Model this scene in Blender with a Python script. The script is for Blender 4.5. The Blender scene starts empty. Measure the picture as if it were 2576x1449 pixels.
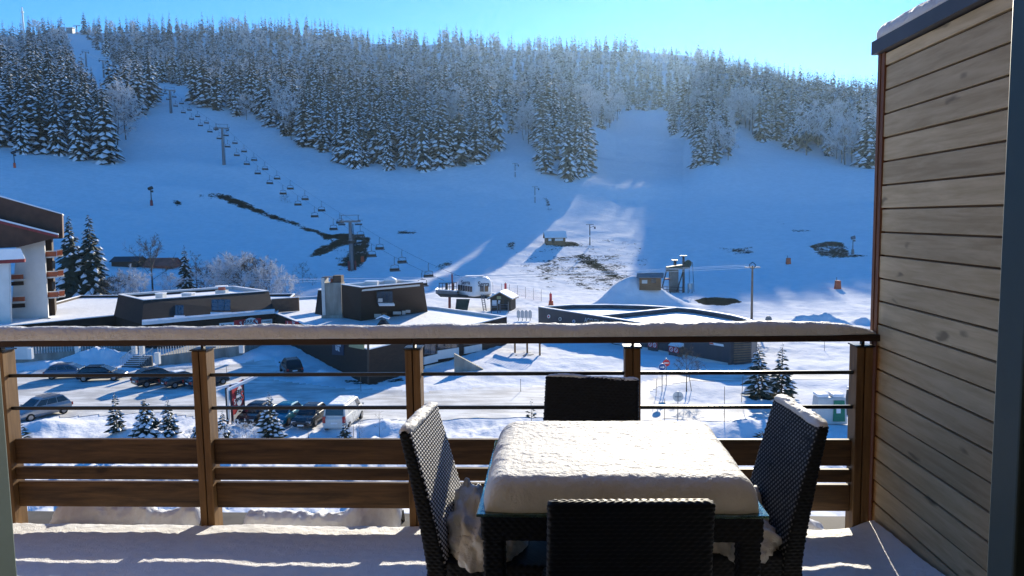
import bpy, bmesh, math, random
import numpy as np
from mathutils import Vector, Matrix
R = math.radians
random.seed(7)
SC = bpy.context.scene
COL = SC.collection
# ------------------------------------------------------------------ camera
FW = 1870.0; CX, CY = 1288.0, 724.5            # focal length and centre for a picture 2576 wide
EYE = np.array([0.0, 0.0, 1.65])
YAW, PIT, ROL = R(-3.2), R(5.33), R(0.9)
R0 = np.array([math.cos(YAW), -math.sin(YAW), 0])
FD = np.array([math.sin(YAW)*math.cos(PIT), math.cos(YAW)*math.cos(PIT), -math.sin(PIT)])
U0 = np.cross(R0, FD)
UP = math.cos(ROL)*U0 + math.sin(ROL)*R0
RT = math.cos(ROL)*R0 - math.sin(ROL)*U0
def ray(u, v): return FD + RT*((u-CX)/FW) + UP*((CY-v)/FW)
def atY(u, v, Y):
    d = ray(u, v); return EYE + d*(Y/d[1])
def atZ(u, v, z):
    d = ray(u, v); return EYE + d*((z-EYE[2])/d[2])
def onplane(u, v, P, n):
    d = ray(u, v); return EYE + d*(np.dot(np.array(P)-EYE, n)/np.dot(d, n))
def pxs(P):                                     # points -> picture coordinates (arrays)
    d = np.asarray(P, float)-EYE; w = d@FD
    return CX+FW*(d@RT)/w, CY-FW*(d@UP)/w, w
cam = bpy.data.cameras.new('camera'); co = bpy.data.objects.new('camera', cam); COL.objects.link(co)
cam.sensor_width = 36; cam.lens = 36*FW/2576; cam.clip_start = 0.05; cam.clip_end = 8000
co.matrix_world = Matrix(((RT[0], UP[0], -FD[0], EYE[0]), (RT[1], UP[1], -FD[1], EYE[1]), (RT[2], UP[2], -FD[2], EYE[2]), (0, 0, 0, 1)))
SC.camera = co
# ------------------------------------------------------------------ light
SUN_EL = R(17.05)
sd = ray(1787, -5); SUN_AZ = math.atan2(sd[0], sd[1])        # clockwise from +Y
SUNV = Vector((math.sin(SUN_AZ)*math.cos(SUN_EL), math.cos(SUN_AZ)*math.cos(SUN_EL), math.sin(SUN_EL)))
w = bpy.data.worlds.new('World'); SC.world = w; w.use_nodes = True
nt = w.node_tree; bg = nt.nodes['Background']
sky = nt.nodes.new('ShaderNodeTexSky'); sky.sky_type = 'NISHITA'; sky.sun_disc = False
sky.sun_elevation = SUN_EL; sky.sun_rotation = SUN_AZ
sky.altitude = 1100; sky.air_density = 1.0; sky.dust_density = 0.0; sky.ozone_density = 5.0
hs = nt.nodes.new('ShaderNodeHueSaturation'); hs.inputs['Saturation'].default_value = 1.2; hs.inputs['Hue'].default_value = .504
nt.links.new(sky.outputs[0], hs.inputs['Color']); nt.links.new(hs.outputs[0], bg.inputs[0])
bg.inputs[1].default_value = 0.095
sl = bpy.data.lights.new('sun', 'SUN'); sl.energy = 4.0; sl.angle = R(0.53); sl.color = (1.0, 0.90, 0.72)
so = bpy.data.objects.new('sun', sl); COL.objects.link(so); so.rotation_euler = SUNV.to_track_quat('Z', 'Y').to_euler()
SC.view_settings.view_transform = 'Standard'; SC.view_settings.look = 'None'
SC.view_settings.exposure = 1.28; SC.view_settings.gamma = 1.0
SC.render.engine = 'CYCLES'
SC.cycles.use_denoising = True; SC.cycles.max_bounces = 5; SC.cycles.diffuse_bounces = 3; SC.cycles.glossy_bounces = 2
SC.cycles.transmission_bounces = 3; SC.cycles.volume_bounces = 0; SC.cycles.transparent_max_bounces = 6
SC.cycles.sample_clamp_indirect = 4.0; SC.cycles.caustics_reflective = False; SC.cycles.caustics_refractive = False
# ------------------------------------------------------------------ materials
def _new(name):
    m = bpy.data.materials.new(name); m.use_nodes = True
    return m, m.node_tree, m.node_tree.nodes['Principled BSDF']
def noise(nt, scale, detail=4, vec=None, rough=.55):
    n = nt.nodes.new('ShaderNodeTexNoise'); n.inputs['Scale'].default_value = scale; n.inputs['Detail'].default_value = detail
    n.inputs['Roughness'].default_value = rough
    if vec is not None: nt.links.new(vec, n.inputs['Vector'])
    return n
def objvec(nt, stretch=(1, 1, 1), kind='Object'):
    tc = nt.nodes.new('ShaderNodeTexCoord'); mp = nt.nodes.new('ShaderNodeMapping'); mp.inputs['Scale'].default_value = stretch
    nt.links.new(tc.outputs[kind], mp.inputs['Vector']); return mp.outputs[0]
def mixc(nt, fac, a, b):
    m = nt.nodes.new('ShaderNodeMix'); m.data_type = 'RGBA'
    if hasattr(fac, 'is_linked'): nt.links.new(fac, m.inputs[0])
    else: m.inputs[0].default_value = fac
    for s, c in ((m.inputs[6], a), (m.inputs[7], b)):
        if hasattr(c, 'is_linked'): nt.links.new(c, s)
        else: s.default_value = (*c[:3], 1)
    return m.outputs[2]
def ramp(nt, fac, lo, hi):
    m = nt.nodes.new('ShaderNodeMapRange'); m.interpolation_type = 'SMOOTHSTEP'
    m.inputs['From Min'].default_value = lo; m.inputs['From Max'].default_value = hi
    nt.links.new(fac, m.inputs['Value']); return m.outputs[0]
def math_(nt, op, a, b=None):
    m = nt.nodes.new('ShaderNodeMath'); m.operation = op
    for i, c in enumerate((a, b)):
        if c is None: continue
        if hasattr(c, 'is_linked'): nt.links.new(c, m.inputs[i])
        else: m.inputs[i].default_value = c
    return m.outputs[0]
def bump(nt, bs, h, strength, dist):
    b = nt.nodes.new('ShaderNodeBump'); b.inputs['Strength'].default_value = strength; b.inputs['Distance'].default_value = dist
    nt.links.new(h, b.inputs['Height']); nt.links.new(b.outputs[0], bs.inputs['Normal']); return b
def mat(name, col, rough=.6, metal=0., var=.18, vs=3., stretch=(1, 1, 1), bmp=0., bs_=30., spec=.3):
    m, nt, bs = _new(name)
    v = objvec(nt, stretch)
    n = noise(nt, vs, 5, v)
    f = ramp(nt, n.outputs['Fac'], .25, .75)
    c = mixc(nt, f, [x*(1-var) for x in col], [min(1, x*(1+var)) for x in col])
    nt.links.new(c, bs.inputs['Base Color'])
    bs.inputs['Roughness'].default_value = rough; bs.inputs['Metallic'].default_value = metal
    bs.inputs['Specular IOR Level'].default_value = spec
    if bmp:
        n2 = noise(nt, bs_, 3, v); bump(nt, bs, n2.outputs['Fac'], bmp, .02)
    return m
def snowmat(name, fine=60., coarse=8., strength=.5, dist=.02, sss=0.0, col=(.86, .87, .89)):
    m, nt, bs = _new(name)
    v = objvec(nt)
    n1 = noise(nt, coarse, 4, v); n2 = noise(nt, fine, 3, v)
    h = math_(nt, 'ADD', n1.outputs['Fac'], math_(nt, 'MULTIPLY', n2.outputs['Fac'], .6))
    bump(nt, bs, h, strength, dist)
    f = ramp(nt, n1.outputs['Fac'], .3, .7)
    nt.links.new(mixc(nt, f, [c*.95 for c in col], col), bs.inputs['Base Color'])
    bs.inputs['Roughness'].default_value = .65; bs.inputs['Specular IOR Level'].default_value = .2
    if sss:
        bs.inputs['Subsurface Weight'].default_value = sss; bs.inputs['Subsurface Radius'].default_value = (.02, .025, .03)
    return m
def woodmat(name, c1, c2, axis='X', knots=True, rough=.6, island=True, scale=1.0):
    m, nt, bs = _new(name)
    st = {'X': (1.2, 14, 14), 'Y': (14, 1.2, 14), 'Z': (14, 14, 1.2)}[axis]
    v = objvec(nt, tuple(s*scale for s in st))
    if island:
        ge = nt.nodes.new('ShaderNodeNewGeometry'); ad = nt.nodes.new('ShaderNodeVectorMath'); ad.operation = 'ADD'
        sc = nt.nodes.new('ShaderNodeVectorMath'); sc.operation = 'SCALE'; sc.inputs[3].default_value = 37.0
        cb = nt.nodes.new('ShaderNodeCombineXYZ')
        for i in range(3): nt.links.new(ge.outputs['Random Per Island'], cb.inputs[i])
        nt.links.new(cb.outputs[0], sc.inputs[0]); nt.links.new(v, ad.inputs[0]); nt.links.new(sc.outputs[0], ad.inputs[1]); v = ad.outputs[0]
    n = noise(nt, 1.6, 7, v, .65); n2 = noise(nt, 5.0, 4, v)
    n.inputs['Distortion'].default_value = .6
    f = ramp(nt, math_(nt, 'ADD', math_(nt, 'MULTIPLY', n.outputs['Fac'], .75), math_(nt, 'MULTIPLY', n2.outputs['Fac'], .25)), .3, .7)
    c = mixc(nt, f, c1, c2)
    if island:
        r = math_(nt, 'ADD', math_(nt, 'MULTIPLY', ge.outputs['Random Per Island'], .35), .8)
        hv = nt.nodes.new('ShaderNodeHueSaturation'); nt.links.new(r, hv.inputs['Value']); nt.links.new(c, hv.inputs['Color']); c = hv.outputs[0]
    if knots:
        kv = objvec(nt, {'X': (.45, 1.4, 1.4), 'Y': (1.4, .45, 1.4), 'Z': (1.4, 1.4, .45)}[axis])
        vo = nt.nodes.new('ShaderNodeTexVoronoi'); vo.inputs['Scale'].default_value = 5.5
        nd = noise(nt, 9, 2, kv)
        mx = nt.nodes.new('ShaderNodeVectorMath'); mx.operation = 'ADD'
        s3 = nt.nodes.new('ShaderNodeVectorMath'); s3.operation = 'SCALE'; s3.inputs[3].default_value = .12
        nt.links.new(nd.outputs['Color'], s3.inputs[0]); nt.links.new(kv, mx.inputs[0]); nt.links.new(s3.outputs[0], mx.inputs[1])
        nt.links.new(mx.outputs[0], vo.inputs['Vector'])
        k = ramp(nt, vo.outputs['Distance'], .17, .05)
        c = mixc(nt, math_(nt, 'MULTIPLY', k, .75), c, [x*.3 for x in c1])
    nt.links.new(c, bs.inputs['Base Color']); bs.inputs['Roughness'].default_value = rough; bs.inputs['Specular IOR Level'].default_value = .3
    bump(nt, bs, n.outputs['Fac'], .25, .004)
    return m
M = {}
M['snow'] = snowmat('snow_far', 2.5, .5, .35, .15)
M['roofsnow'] = snowmat('roof_snow', 3.5, .9, .6, .15)
M['decksnow'] = snowmat('deck_snow', 150, 14, .8, .012, .0, (.84, .85, .87))
M['icesnow'] = snowmat('melting_snow', 60, 9, .9, .02, .2, (.64, .65, .66))
M['tablesnow'] = snowmat('table_snow', 170, 45, .65, .006, .12, (.71, .72, .725))
M['needle'] = mat('needles', (.030, .044, .032), .8, var=.4, vs=1.5)
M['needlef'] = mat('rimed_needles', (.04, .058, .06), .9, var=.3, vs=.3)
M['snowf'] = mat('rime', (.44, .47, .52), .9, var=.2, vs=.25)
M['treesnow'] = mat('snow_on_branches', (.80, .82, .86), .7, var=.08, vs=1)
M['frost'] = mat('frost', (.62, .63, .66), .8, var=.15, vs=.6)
M['bark'] = mat('bark', (.055, .045, .038), .9, var=.4, vs=4)
M['twig'] = mat('twigs', (.12, .095, .07), .9, var=.4, vs=2)
M['brown'] = mat('brown_shingle', (.034, .018, .012), .75, var=.25, vs=1.5, stretch=(1, 1, 6), bmp=.5, bs_=6)
M['brownroof'] = mat('brown_roof', (.080, .036, .022), .7, var=.2, vs=1)
M['brownl'] = mat('light_brown_boards', (.10, .06, .042), .7, var=.2, vs=2)
M['concrete'] = mat('concrete', (.30, .28, .24), .85, var=.35, vs=.9, stretch=(1, 1, .3), bmp=.3, bs_=5)
M['concd'] = mat('grey_concrete', (.16, .155, .145), .85, var=.3, vs=1)
M['white'] = mat('white_render', (.72, .70, .66), .8, var=.06, vs=.6)
M['offwhite'] = mat('off_white_paint', (.55, .55, .53), .6, var=.08, vs=1)
M['orange'] = mat('orange_boards', (.30, .085, .04), .6, var=.2, vs=3)
M['anthracite'] = mat('anthracite_cladding', (.045, .052, .066), .55, var=.12, vs=.4, stretch=(3, 3, .3))
M['metal'] = mat('galvanised_steel', (.16, .17, .19), .5, .6, var=.15, vs=2)
M['dmetal'] = mat('dark_steel', (.035, .037, .045), .5, .5, var=.2, vs=3)
M['black'] = mat('black_paint', (.012, .012, .014), .45, var=.2)
M['green'] = mat('dark_green_paint', (.02, .045, .035), .6, var=.3, vs=2)
M['pad'] = mat('orange_pad', (.62, .10, .035), .6, var=.15, vs=2)
M['red'] = mat('red_paint', (.55, .035, .045), .5, var=.08, vs=2)
M['redd'] = mat('dull_red_paint', (.22, .03, .03), .6, var=.2, vs=2)
M['wpaint'] = mat('white_paint', (.80, .80, .80), .4, var=.04)
M['ypaint'] = mat('pale_yellow_panel', (.42, .38, .19), .6, var=.1)
M['blue'] = mat('blue_panel', (.02, .09, .28), .5, var=.1)
M['navy'] = mat('navy_panel', (.012, .025, .06), .5, var=.1)
M['teal'] = mat('teal_car_paint', (.0, .16, .25), .25, .3, var=.05, spec=.6)
M['carblack'] = mat('black_car_paint', (.008, .009, .012), .22, .2, var=.05, spec=.6)
M['cargrey'] = mat('grey_car_paint', (.05, .055, .06), .25, .4, var=.05, spec=.6)
M['carsilver'] = mat('silver_car_paint', (.30, .31, .33), .28, .6, var=.04, spec=.6)
M['carblue'] = mat('steel_blue_car_paint', (.10, .15, .22), .28, .4, var=.05, spec=.6)
M['vanwhite'] = mat('white_van_paint', (.62, .61, .57), .35, .0, var=.05, spec=.5)
M['tyre'] = mat('tyre_rubber', (.012, .012, .012), .85, var=.2)
M['rim'] = mat('wheel_rim', (.25, .25, .26), .35, .8, var=.1)
M['glass'] = mat('dark_glass', (.012, .016, .022), .08, .0, var=.2, spec=.8)
M['winpane'] = mat('window_pane', (.035, .045, .06), .08, .0, var=.6, vs=.9, spec=.8)
M['taill'] = mat('tail_light_plastic', (.35, .015, .012), .25, var=.1, spec=.6)
M['headl'] = mat('head_light_plastic', (.55, .56, .58), .15, .1, var=.1, spec=.7)
M['hut'] = mat('hut_boards', (.20, .11, .055), .75, var=.25, vs=2, stretch=(1, 1, 8))
M['hutd'] = mat('dark_hut_boards', (.06, .038, .026), .75, var=.3, vs=2, stretch=(1, 1, 8))
M['pole'] = mat('weathered_pole', (.17, .12, .085), .85, var=.25, vs=2)
M['cable'] = mat('steel_cable', (.30, .32, .35), .5, .3, var=.1)
M['wirefrost'] = mat('frosted_wire', (.75, .77, .8), .7, var=.08)
M['rust'] = mat('red_rust_roof', (.36, .11, .075), .8, var=.3, vs=.6)
M['recg'] = mat('green_panel', (.0, .17, .10), .4, var=.06)
M['net'] = mat('orange_net', (.55, .22, .2), .8, var=.1)
# ------------------------------------------------------------------ helpers
def link(o, parent=None):
    COL.objects.link(o)
    if parent is not None: o.parent = parent
    return o
def tag(o, label=None, cat=None, group=None, kind=None):
    for k, v in (('label', label), ('category', cat), ('group', group), ('kind', kind)):
        if v: o[k] = v
    return o
def thing(name, label, cat, loc=(0, 0, 0), rot=0., group=None):
    o = bpy.data.objects.new(name, None); o.empty_display_size = .3
    o.location = tuple(float(c) for c in loc); o.rotation_euler = (0, 0, rot); link(o)
    return tag(o, label, cat, group)
def mesh_np(name, V, F, mats, mi=None, smooth=False):
    """V (n,3); F list of (m,k) int arrays (k = 3 or 4)"""
    me = bpy.data.meshes.new(name); V = np.asarray(V, np.float32)
    if not isinstance(F, list): F = [F]
    me.vertices.add(len(V)); me.vertices.foreach_set('co', V.ravel())
    idx = np.concatenate([f.ravel() for f in F]).astype(np.int32)
    tot = np.concatenate([np.full(len(f), f.shape[1]) for f in F]).astype(np.int32)
    st = np.concatenate([[0], np.cumsum(tot)[:-1]]).astype(np.int32)
    me.loops.add(len(idx)); me.loops.foreach_set('vertex_index', idx)
    me.polygons.add(len(tot)); me.polygons.foreach_set('loop_start', st); me.polygons.foreach_set('loop_total', tot)
    for m in mats: me.materials.append(m)
    if mi is not None: me.polygons.foreach_set('material_index', np.asarray(mi, np.int32))
    me.polygons.foreach_set('use_smooth', np.full(len(tot), bool(smooth)))
    me.update(calc_edges=True); me.validate(); return me
class MB:
    def __init__(s): s.v = []; s.f = []; s.mi = []
    def add(s, vs, fs, m=0):
        b = len(s.v); s.v += [tuple(float(c) for c in p) for p in vs]
        for f in fs: s.f.append(tuple(b+i for i in f)); s.mi.append(m)
    def hexa(s, p, m=0):
        """8 points, bottom ring then top ring"""
        s.add(p, [(3, 2, 1, 0), (4, 5, 6, 7), (0, 1, 5, 4), (1, 2, 6, 5), (2, 3, 7, 6), (3, 0, 4, 7)], m)
    def box(s, x, y, z, sx, sy, sz, m=0, rz=0.):
        """centre x,y ; bottom z"""
        c, n = math.cos(rz), math.sin(rz); p = []
        for zz in (z, z+sz):
            for a, b in ((-1, -1), (1, -1), (1, 1), (-1, 1)):
                dx, dy = a*sx/2, b*sy/2; p.append((x+dx*c-dy*n, y+dx*n+dy*c, zz))
        s.hexa(p, m)
    def prism(s, poly, ext, m=0):
        n = len(poly); ext = np.array(ext); a = [np.array(p) for p in poly]; b = [p+ext for p in a]
        s.add(a+b, [tuple(range(n))[::-1], tuple(range(n, 2*n))]+[(i, (i+1) % n, n+(i+1) % n, n+i) for i in range(n)], m)
    def loft(s, A, B, m=0, cap=True):
        n = len(A); fs = [(i, (i+1) % n, n+(i+1) % n, n+i) for i in range(n)]
        if cap: fs += [tuple(range(n))[::-1], tuple(range(n, 2*n))]
        s.add(list(A)+list(B), fs, m)
    def tube(s, p0, p1, r0, r1=None, n=8, m=0):
        r1 = r0 if r1 is None else r1
        p0 = np.array(p0, float); p1 = np.array(p1, float); d = p1-p0; d /= np.linalg.norm(d)+1e-9
        a = np.cross(d, (0, 0, 1) if abs(d[2]) < .9 else (1, 0, 0)); a /= np.linalg.norm(a); b = np.cross(d, a)
        A = [p0+r0*(a*math.cos(t)+b*math.sin(t)) for t in np.linspace(0, 2*math.pi, n, endpoint=False)]
        B = [p1+r1*(a*math.cos(t)+b*math.sin(t)) for t in np.linspace(0, 2*math.pi, n, endpoint=False)]
        s.loft(A, B, m)
    def path(s, pts, r, n=6, m=0):
        for a, b in zip(pts[:-1], pts[1:]): s.tube(a, b, r, r, n, m)
    def bar(s, p0, p1, wx, wz, m=0):
        """square bar between two points, wx across, wz in the vertical sense"""
        p0 = np.array(p0, float); p1 = np.array(p1, float); d = p1-p0; d /= np.linalg.norm(d)+1e-9
        a = np.cross(d, (0, 0, 1) if abs(d[2]) < .95 else (0, 1, 0)); a /= np.linalg.norm(a); b = np.cross(a, d)
        q = [(-1, -1), (1, -1), (1, 1), (-1, 1)]
        s.loft([p0+a*wx/2*i+b*wz/2*j for i, j in q], [p1+a*wx/2*i+b*wz/2*j for i, j in q], m)
    def build(s, name, mats, parent=None, local=False, smooth=False, bevel=0., auto=None):
        mats = mats if isinstance(mats, (list, tuple)) else [mats]
        me = bpy.data.meshes.new(name); vs = s.v
        if parent is not None and not local:
            L = parent.location; vs = [(x-L[0], y-L[1], z-L[2]) for x, y, z in vs]
        me.from_pydata(vs, [], s.f)
        for m in mats: me.materials.append(m)
        me.polygons.foreach_set('material_index', s.mi)
        bm = bmesh.new(); bm.from_mesh(me)
        bmesh.ops.recalc_face_normals(bm, faces=bm.faces)
        if bevel:
            bmesh.ops.bevel(bm, geom=[e for e in bm.edges if e.calc_length() > bevel*2.2], offset=bevel, segments=2, affect='EDGES', profile=.5, clamp_overlap=True)
        bm.to_mesh(me); bm.free()
        if smooth: me.polygons.foreach_set('use_smooth', [True]*len(me.polygons))
        o = bpy.data.objects.new(name, me); link(o, parent); return o
def copy_tree(o, parent=None):
    c = o.copy(); COL.objects.link(c)
    if parent is not None: c.parent = parent
    for ch in list(o.children): copy_tree(ch, c)
    return c
def text(s, size, m, parent, origin, right, up, name='lettering', depth=.01, center=True):
    cu = bpy.data.curves.new(name, 'FONT'); cu.body = s; cu.size = size; cu.extrude = depth; cu.offset = size*.012
    if center: cu.align_x = 'CENTER'; cu.align_y = 'CENTER'
    o = bpy.data.objects.new(name+'_curve', cu); COL.objects.link(o)
    dg = bpy.context.evaluated_depsgraph_get(); me = bpy.data.meshes.new_from_object(o.evaluated_get(dg)); bpy.data.objects.remove(o)
    me.materials.clear(); me.materials.append(m)
    r = Vector(right).normalized(); u = Vector(up).normalized(); n = r.cross(u)
    mw = Matrix(((r.x, u.x, n.x, origin[0]), (r.y, u.y, n.y, origin[1]), (r.z, u.z, n.z, origin[2]), (0, 0, 0, 1)))
    if parent is not None: mw = Matrix.Translation(-parent.location) @ mw
    me.transform(mw); o = bpy.data.objects.new(name, me); link(o, parent); return o
# ------------------------------------------------------------------ value noise
_rs = np.random.RandomState(3); _T = _rs.rand(256, 256).astype(np.float32)
def vnoise(x, y):
    xi = np.floor(x).astype(int); yi = np.floor(y).astype(int); fx = x-xi; fy = y-yi
    fx = fx*fx*(3-2*fx); fy = fy*fy*(3-2*fy)
    g = lambda i, j: _T[(xi+i) & 255, (yi+j) & 255]
    return (g(0, 0)*(1-fx)+g(1, 0)*fx)*(1-fy)+(g(0, 1)*(1-fx)+g(1, 1)*fx)*fy-.5
def fbm(x, y, o=4):
    x = np.asarray(x, float); y = np.asarray(y, float); s = 0; a = 1
    for i in range(o): s = s+a*vnoise(x*2**i+17.3*i, y*2**i+5.1*i); a *= .5
    return s
def inpoly(u, v, poly):
    u = np.asarray(u, float); v = np.asarray(v, float); r = np.zeros(u.shape, bool); n = len(poly)
    for i in range(n):
        x0, y0 = poly[i]; x1, y1 = poly[(i+1) % n]
        if y0 == y1: continue
        c = ((y0 > v) != (y1 > v)) & (u < (x1-x0)*(v-y0)/(y1-y0)+x0); r ^= c
    return r
# ------------------------------------------------------------------ terrain
G = -14.35
def az_of(u): return math.degrees(math.atan((u-CX)/FW))
def el_of(u, v):
    d = ray(u, v); return math.degrees(math.atan2(d[2], math.hypot(d[0], d[1])))
CR = [(u, r, el_of(u, v)) for u, r, v in ((-700, 1100, 110), (-300, 1100, 108), (90, 1100, 103), (150, 1100, 88), (215, 1100, 82), (450, 1080, 84), (700, 1050, 80), (850, 1040, 90), (960, 1010, 108), (1075, 1000, 113), (1140, 1000, 102), (1300, 1000, 126),
      (1500, 990, 128), (1620, 985, 127), (1735, 980, 136), (1800, 970, 160), (1900, 940, 195), (2000, 900, 225), (2200, 840, 270), (2600, 800, 320), (3400, 800, 380))]
_kc = [(-900, 1), (1360, 1), (1450, .88), (1560, .74), (1725, .74), (1775, .92), (1900, .82), (2200, .68), (3000, .6)]
_sp = [(1690, 5.0), (1725, 8.6), (1750, 10.3), (1775, 10.9), (1900, 10.0), (2000, 9.2), (2200, 8.0), (2600, 6.8), (3400, 5.)]    # wooded spur added on the right, set nearer so it shades the valley floor
_kc = [(-900, 1), (1360, 1), (1450, .88), (1560, .74), (1725, .74), (1775, .92), (1900, .82), (2200, .68), (3000, .6)]
_ca = [az_of(c[0]) for c in CR]
_ra = [0, 130, 160, 200, 215, 255, 300, 335, 375, 420, 460]
_za = [G, G, -14.0, -11.6, -9.0, -1.2, 9.8, 22.5, 34.5, 51., 67.]
RG = np.arange(0, 1701, 2.0); AG = np.concatenate([[-180, -120, -80, -60], np.arange(-50, 51, 1.), [60, 80, 120, 180]])
def _table():
    Z = np.zeros((len(AG), len(RG)))
    for i, a in enumerate(AG):
        Rc = np.interp(a, _ca, [c[1] for c in CR]); ec = np.interp(a, _ca, [c[2] for c in CR])
        e460 = math.degrees(math.atan((67-1.65)/460)); k = np.interp(a, [az_of(q[0]) for q in _kc], [q[1] for q in _kc])
        z = np.interp(RG, _ra, _za)
        z = np.where((z > G), G+(z-G)*(1-(1-k)*np.clip((RG-200)/200, 0, 1)), z)
        e1 = math.degrees(math.atan((np.interp(460, RG, z)-1.65)/460)); s = np.clip((RG-460)/(Rc-460), 0, 1)
        e = e1+(ec-e1)*s**.9
        far = 1.65+RG*np.tan(np.radians(e))
        z = np.where(RG > 460, far, z); zc = 1.65+Rc*math.tan(R(ec))
        z = np.where(RG > Rc, zc-.22*(RG-Rc), z)
        es = np.interp(a, [az_of(q[0]) for q in _sp], [q[1] for q in _sp]); zs = 1.65+525*math.tan(R(es)); z4 = np.interp(460, RG, z)
        if a > az_of(1690): z = np.where(RG > 460, np.maximum(z, np.where(RG < 525, z4+(zs-z4)*(RG-460)/65, zs-.22*(RG-525))), z)
        if abs(a) > 60: z = z*0+G+(z-G)*.25
        p = np.pad(z, 10, mode='edge'); kx = np.hanning(17); kx /= kx.sum()
        Z[i] = np.convolve(p, kx, 'same')[10:-10]
    return Z
ZT = _table()
BUMPS = []                                        # x, y, height, sx, sy
def addbump(u, v, h, sx, sy):
    p = atZ(u, v, G+.3); BUMPS.append((p[0], p[1], h, sx, sy))
addbump(1592, 770, 3.3, 4.6, 4.5); addbump(1640, 772, 2.6, 6, 4); addbump(1545, 775, 1.6, 3.5, 4)
for u, v, h in ((2010, 812, 1.0), (2050, 812, 1.3), (2085, 815, 1.2), (2120, 818, .9), (2170, 808, .9)): addbump(u, v, h, 1.5, 1.2)
for u, v, h, s in ((215, 905, .9, 3), (270, 903, 1.2, 3), (130, 920, .7, 3), (660, 900, .5, 1.5), (815, 940, .9, 1.2), (330, 1085, .6, 1.6), (430, 1090, .5, 1.2), (120, 1065, .6, 2), (940, 1070, .4, 1.5), (860, 1072, .5, 1), (1010, 1065, .4, 2), (1960, 1075, .8, 2), (1850, 1068, .5, 2)): addbump(u, v, h, s, s*.7)
ROAD = [(-200, 1050), (-200, 940), (20, 935), (140, 925), (330, 935), (420, 925), (600, 915), (640, 905), (690, 900), (705, 930), (690, 955), (860, 975), (1060, 985), (1200, 975), (1365, 968), (1610, 960), (1690, 942), (1900, 928), (2010, 938), (2300, 940), (2300, 957), (2010, 957), (1860, 962), (1740, 962), (1660, 974), (1638, 988), (1655, 1006), (1740, 1020), (1900, 1022), (2300, 1010), (2300, 1030), (2000, 1045), (1900, 1058), (1610, 1062), (1365, 1056), (1000, 1058), (780, 1058), (600, 1064), (400, 1042), (150, 1052)]
EARTH = [(.92, [(485, 498), (530, 493), (562, 496), (622, 511), (684, 536), (762, 564), (830, 588), (872, 584), (935, 597), (930, 606), (870, 600), (826, 598), (760, 574), (680, 548), (620, 527), (560, 509), (500, 502)]),
         (.84, [(765, 649), (800, 620), (850, 599), (900, 596), (900, 606), (850, 622), (810, 642)]),
         (.86, [(885, 612), (930, 600), (928, 650), (908, 672), (882, 678), (848, 668), (872, 648)]),
         (.9, [(785, 568), (825, 588), (838, 606), (812, 600), (795, 582)]),
         (1.0, [(428, 504), (444, 502), (460, 509), (450, 517), (434, 513)]),
         (.52, [(1310, 690), (1380, 655), (1470, 640), (1560, 640), (1590, 700), (1520, 735), (1420, 715)]),
         (2.6, [(1748, 757), (1800, 749), (1850, 752), (1868, 760), (1820, 768), (1770, 766)]),
         (.75, [(2030, 618), (2090, 603), (2130, 612), (2140, 640), (2190, 640), (2190, 645), (2100, 648), (2060, 645)]),
         (.62, [(1800, 620), (1850, 625), (1900, 618), (1895, 650), (1880, 640), (1830, 640)]),
         (.62, [(1085, 676), (1130, 655), (1150, 655), (1140, 668), (1100, 690)]),
         (.55, [(995, 575), (1055, 578), (1050, 590), (1000, 590)]), (.55, [(1270, 610), (1300, 608), (1296, 632), (1276, 634)]),
         (.9, [(1365, 602), (1430, 606), (1470, 618), (1430, 620), (1380, 616)]), (.7, [(1950, 555), (1990, 556), (1990, 562), (1950, 562)]),
         (.6, [(1985, 572), (2050, 570), (2040, 582), (1990, 580)]), (.65, [(1335, 480), (1380, 484), (1390, 530), (1375, 528), (1368, 495)]),
         (.4, [(840, 610), (900, 610), (940, 640), (900, 690), (845, 685)]),
         (.8, [(1440, 650), (1470, 640), (1500, 662), (1560, 700), (1540, 700), (1480, 668)]),
         (.85, [(1870, 1000), (1900, 985), (1990, 985), (2015, 1000), (1990, 1006), (1880, 1006)]),
         (.9, [(835, 948), (872, 948), (929, 962), (1022, 950), (1024, 958), (929, 970)]),
         (.5, [(1270, 885), (1350, 885), (1352, 896), (1290, 900)]),
         (.36, [(1290, 640), (1450, 600), (1600, 600), (1640, 660), (1560, 730), (1400, 730), (1290, 700)])]
def hz(x, y):
    x = np.asarray(x, float); y = np.asarray(y, float)
    r = np.hypot(x, y); a = np.degrees(np.arctan2(x, y)-YAW); a = (a+180) % 360-180
    ai = np.interp(a, AG, np.arange(len(AG))); ri = np.clip(r/2.0, 0, len(RG)-1.001)
    i = np.clip(ai.astype(int), 0, len(AG)-2); j = ri.astype(int); fa = ai-i; fr = ri-j
    z = (ZT[i, j]*(1-fr)+ZT[i, j+1]*fr)*(1-fa)+(ZT[i+1, j]*(1-fr)+ZT[i+1, j+1]*fr)*fa
    for bx, by, h, sx, sy in BUMPS: z = z+h*np.exp(-((x-bx)/sx)**2-((y-by)/sy)**2)
    return z
def lumps(x, y, r, calm):
    hill = np.clip((r-170)/150, 0, 1)
    near = np.clip((68-r)/12, 0, 1)
    return (1-calm)*(fbm(x/7, y/7, 4)*.35*(1-.3*hill)+fbm(x/1.1, y/1.1, 3)*(.14+.30*near)*(1-hill))+hill*(fbm(x/40, y/40, 3)*2.2)
def zat(x, y):
    r = np.hypot(x, y); z = hz(x, y)
    return z
def atg(u, v, lo=30., hi=1500.):
    d = ray(u, v); d = d/math.hypot(d[0], d[1]); t = np.arange(lo, hi, .5)
    x = d[0]*t; y = d[1]*t; zz = EYE[2]+d[2]*t; h = hz(x, y)+lumps(x, y, t, np.where(t < 110, .7, 0))
    k = np.argmax(zz < h)
    if not (zz < h).any(): k = len(t)-1
    return np.array([x[k], y[k], h[k]])
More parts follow.
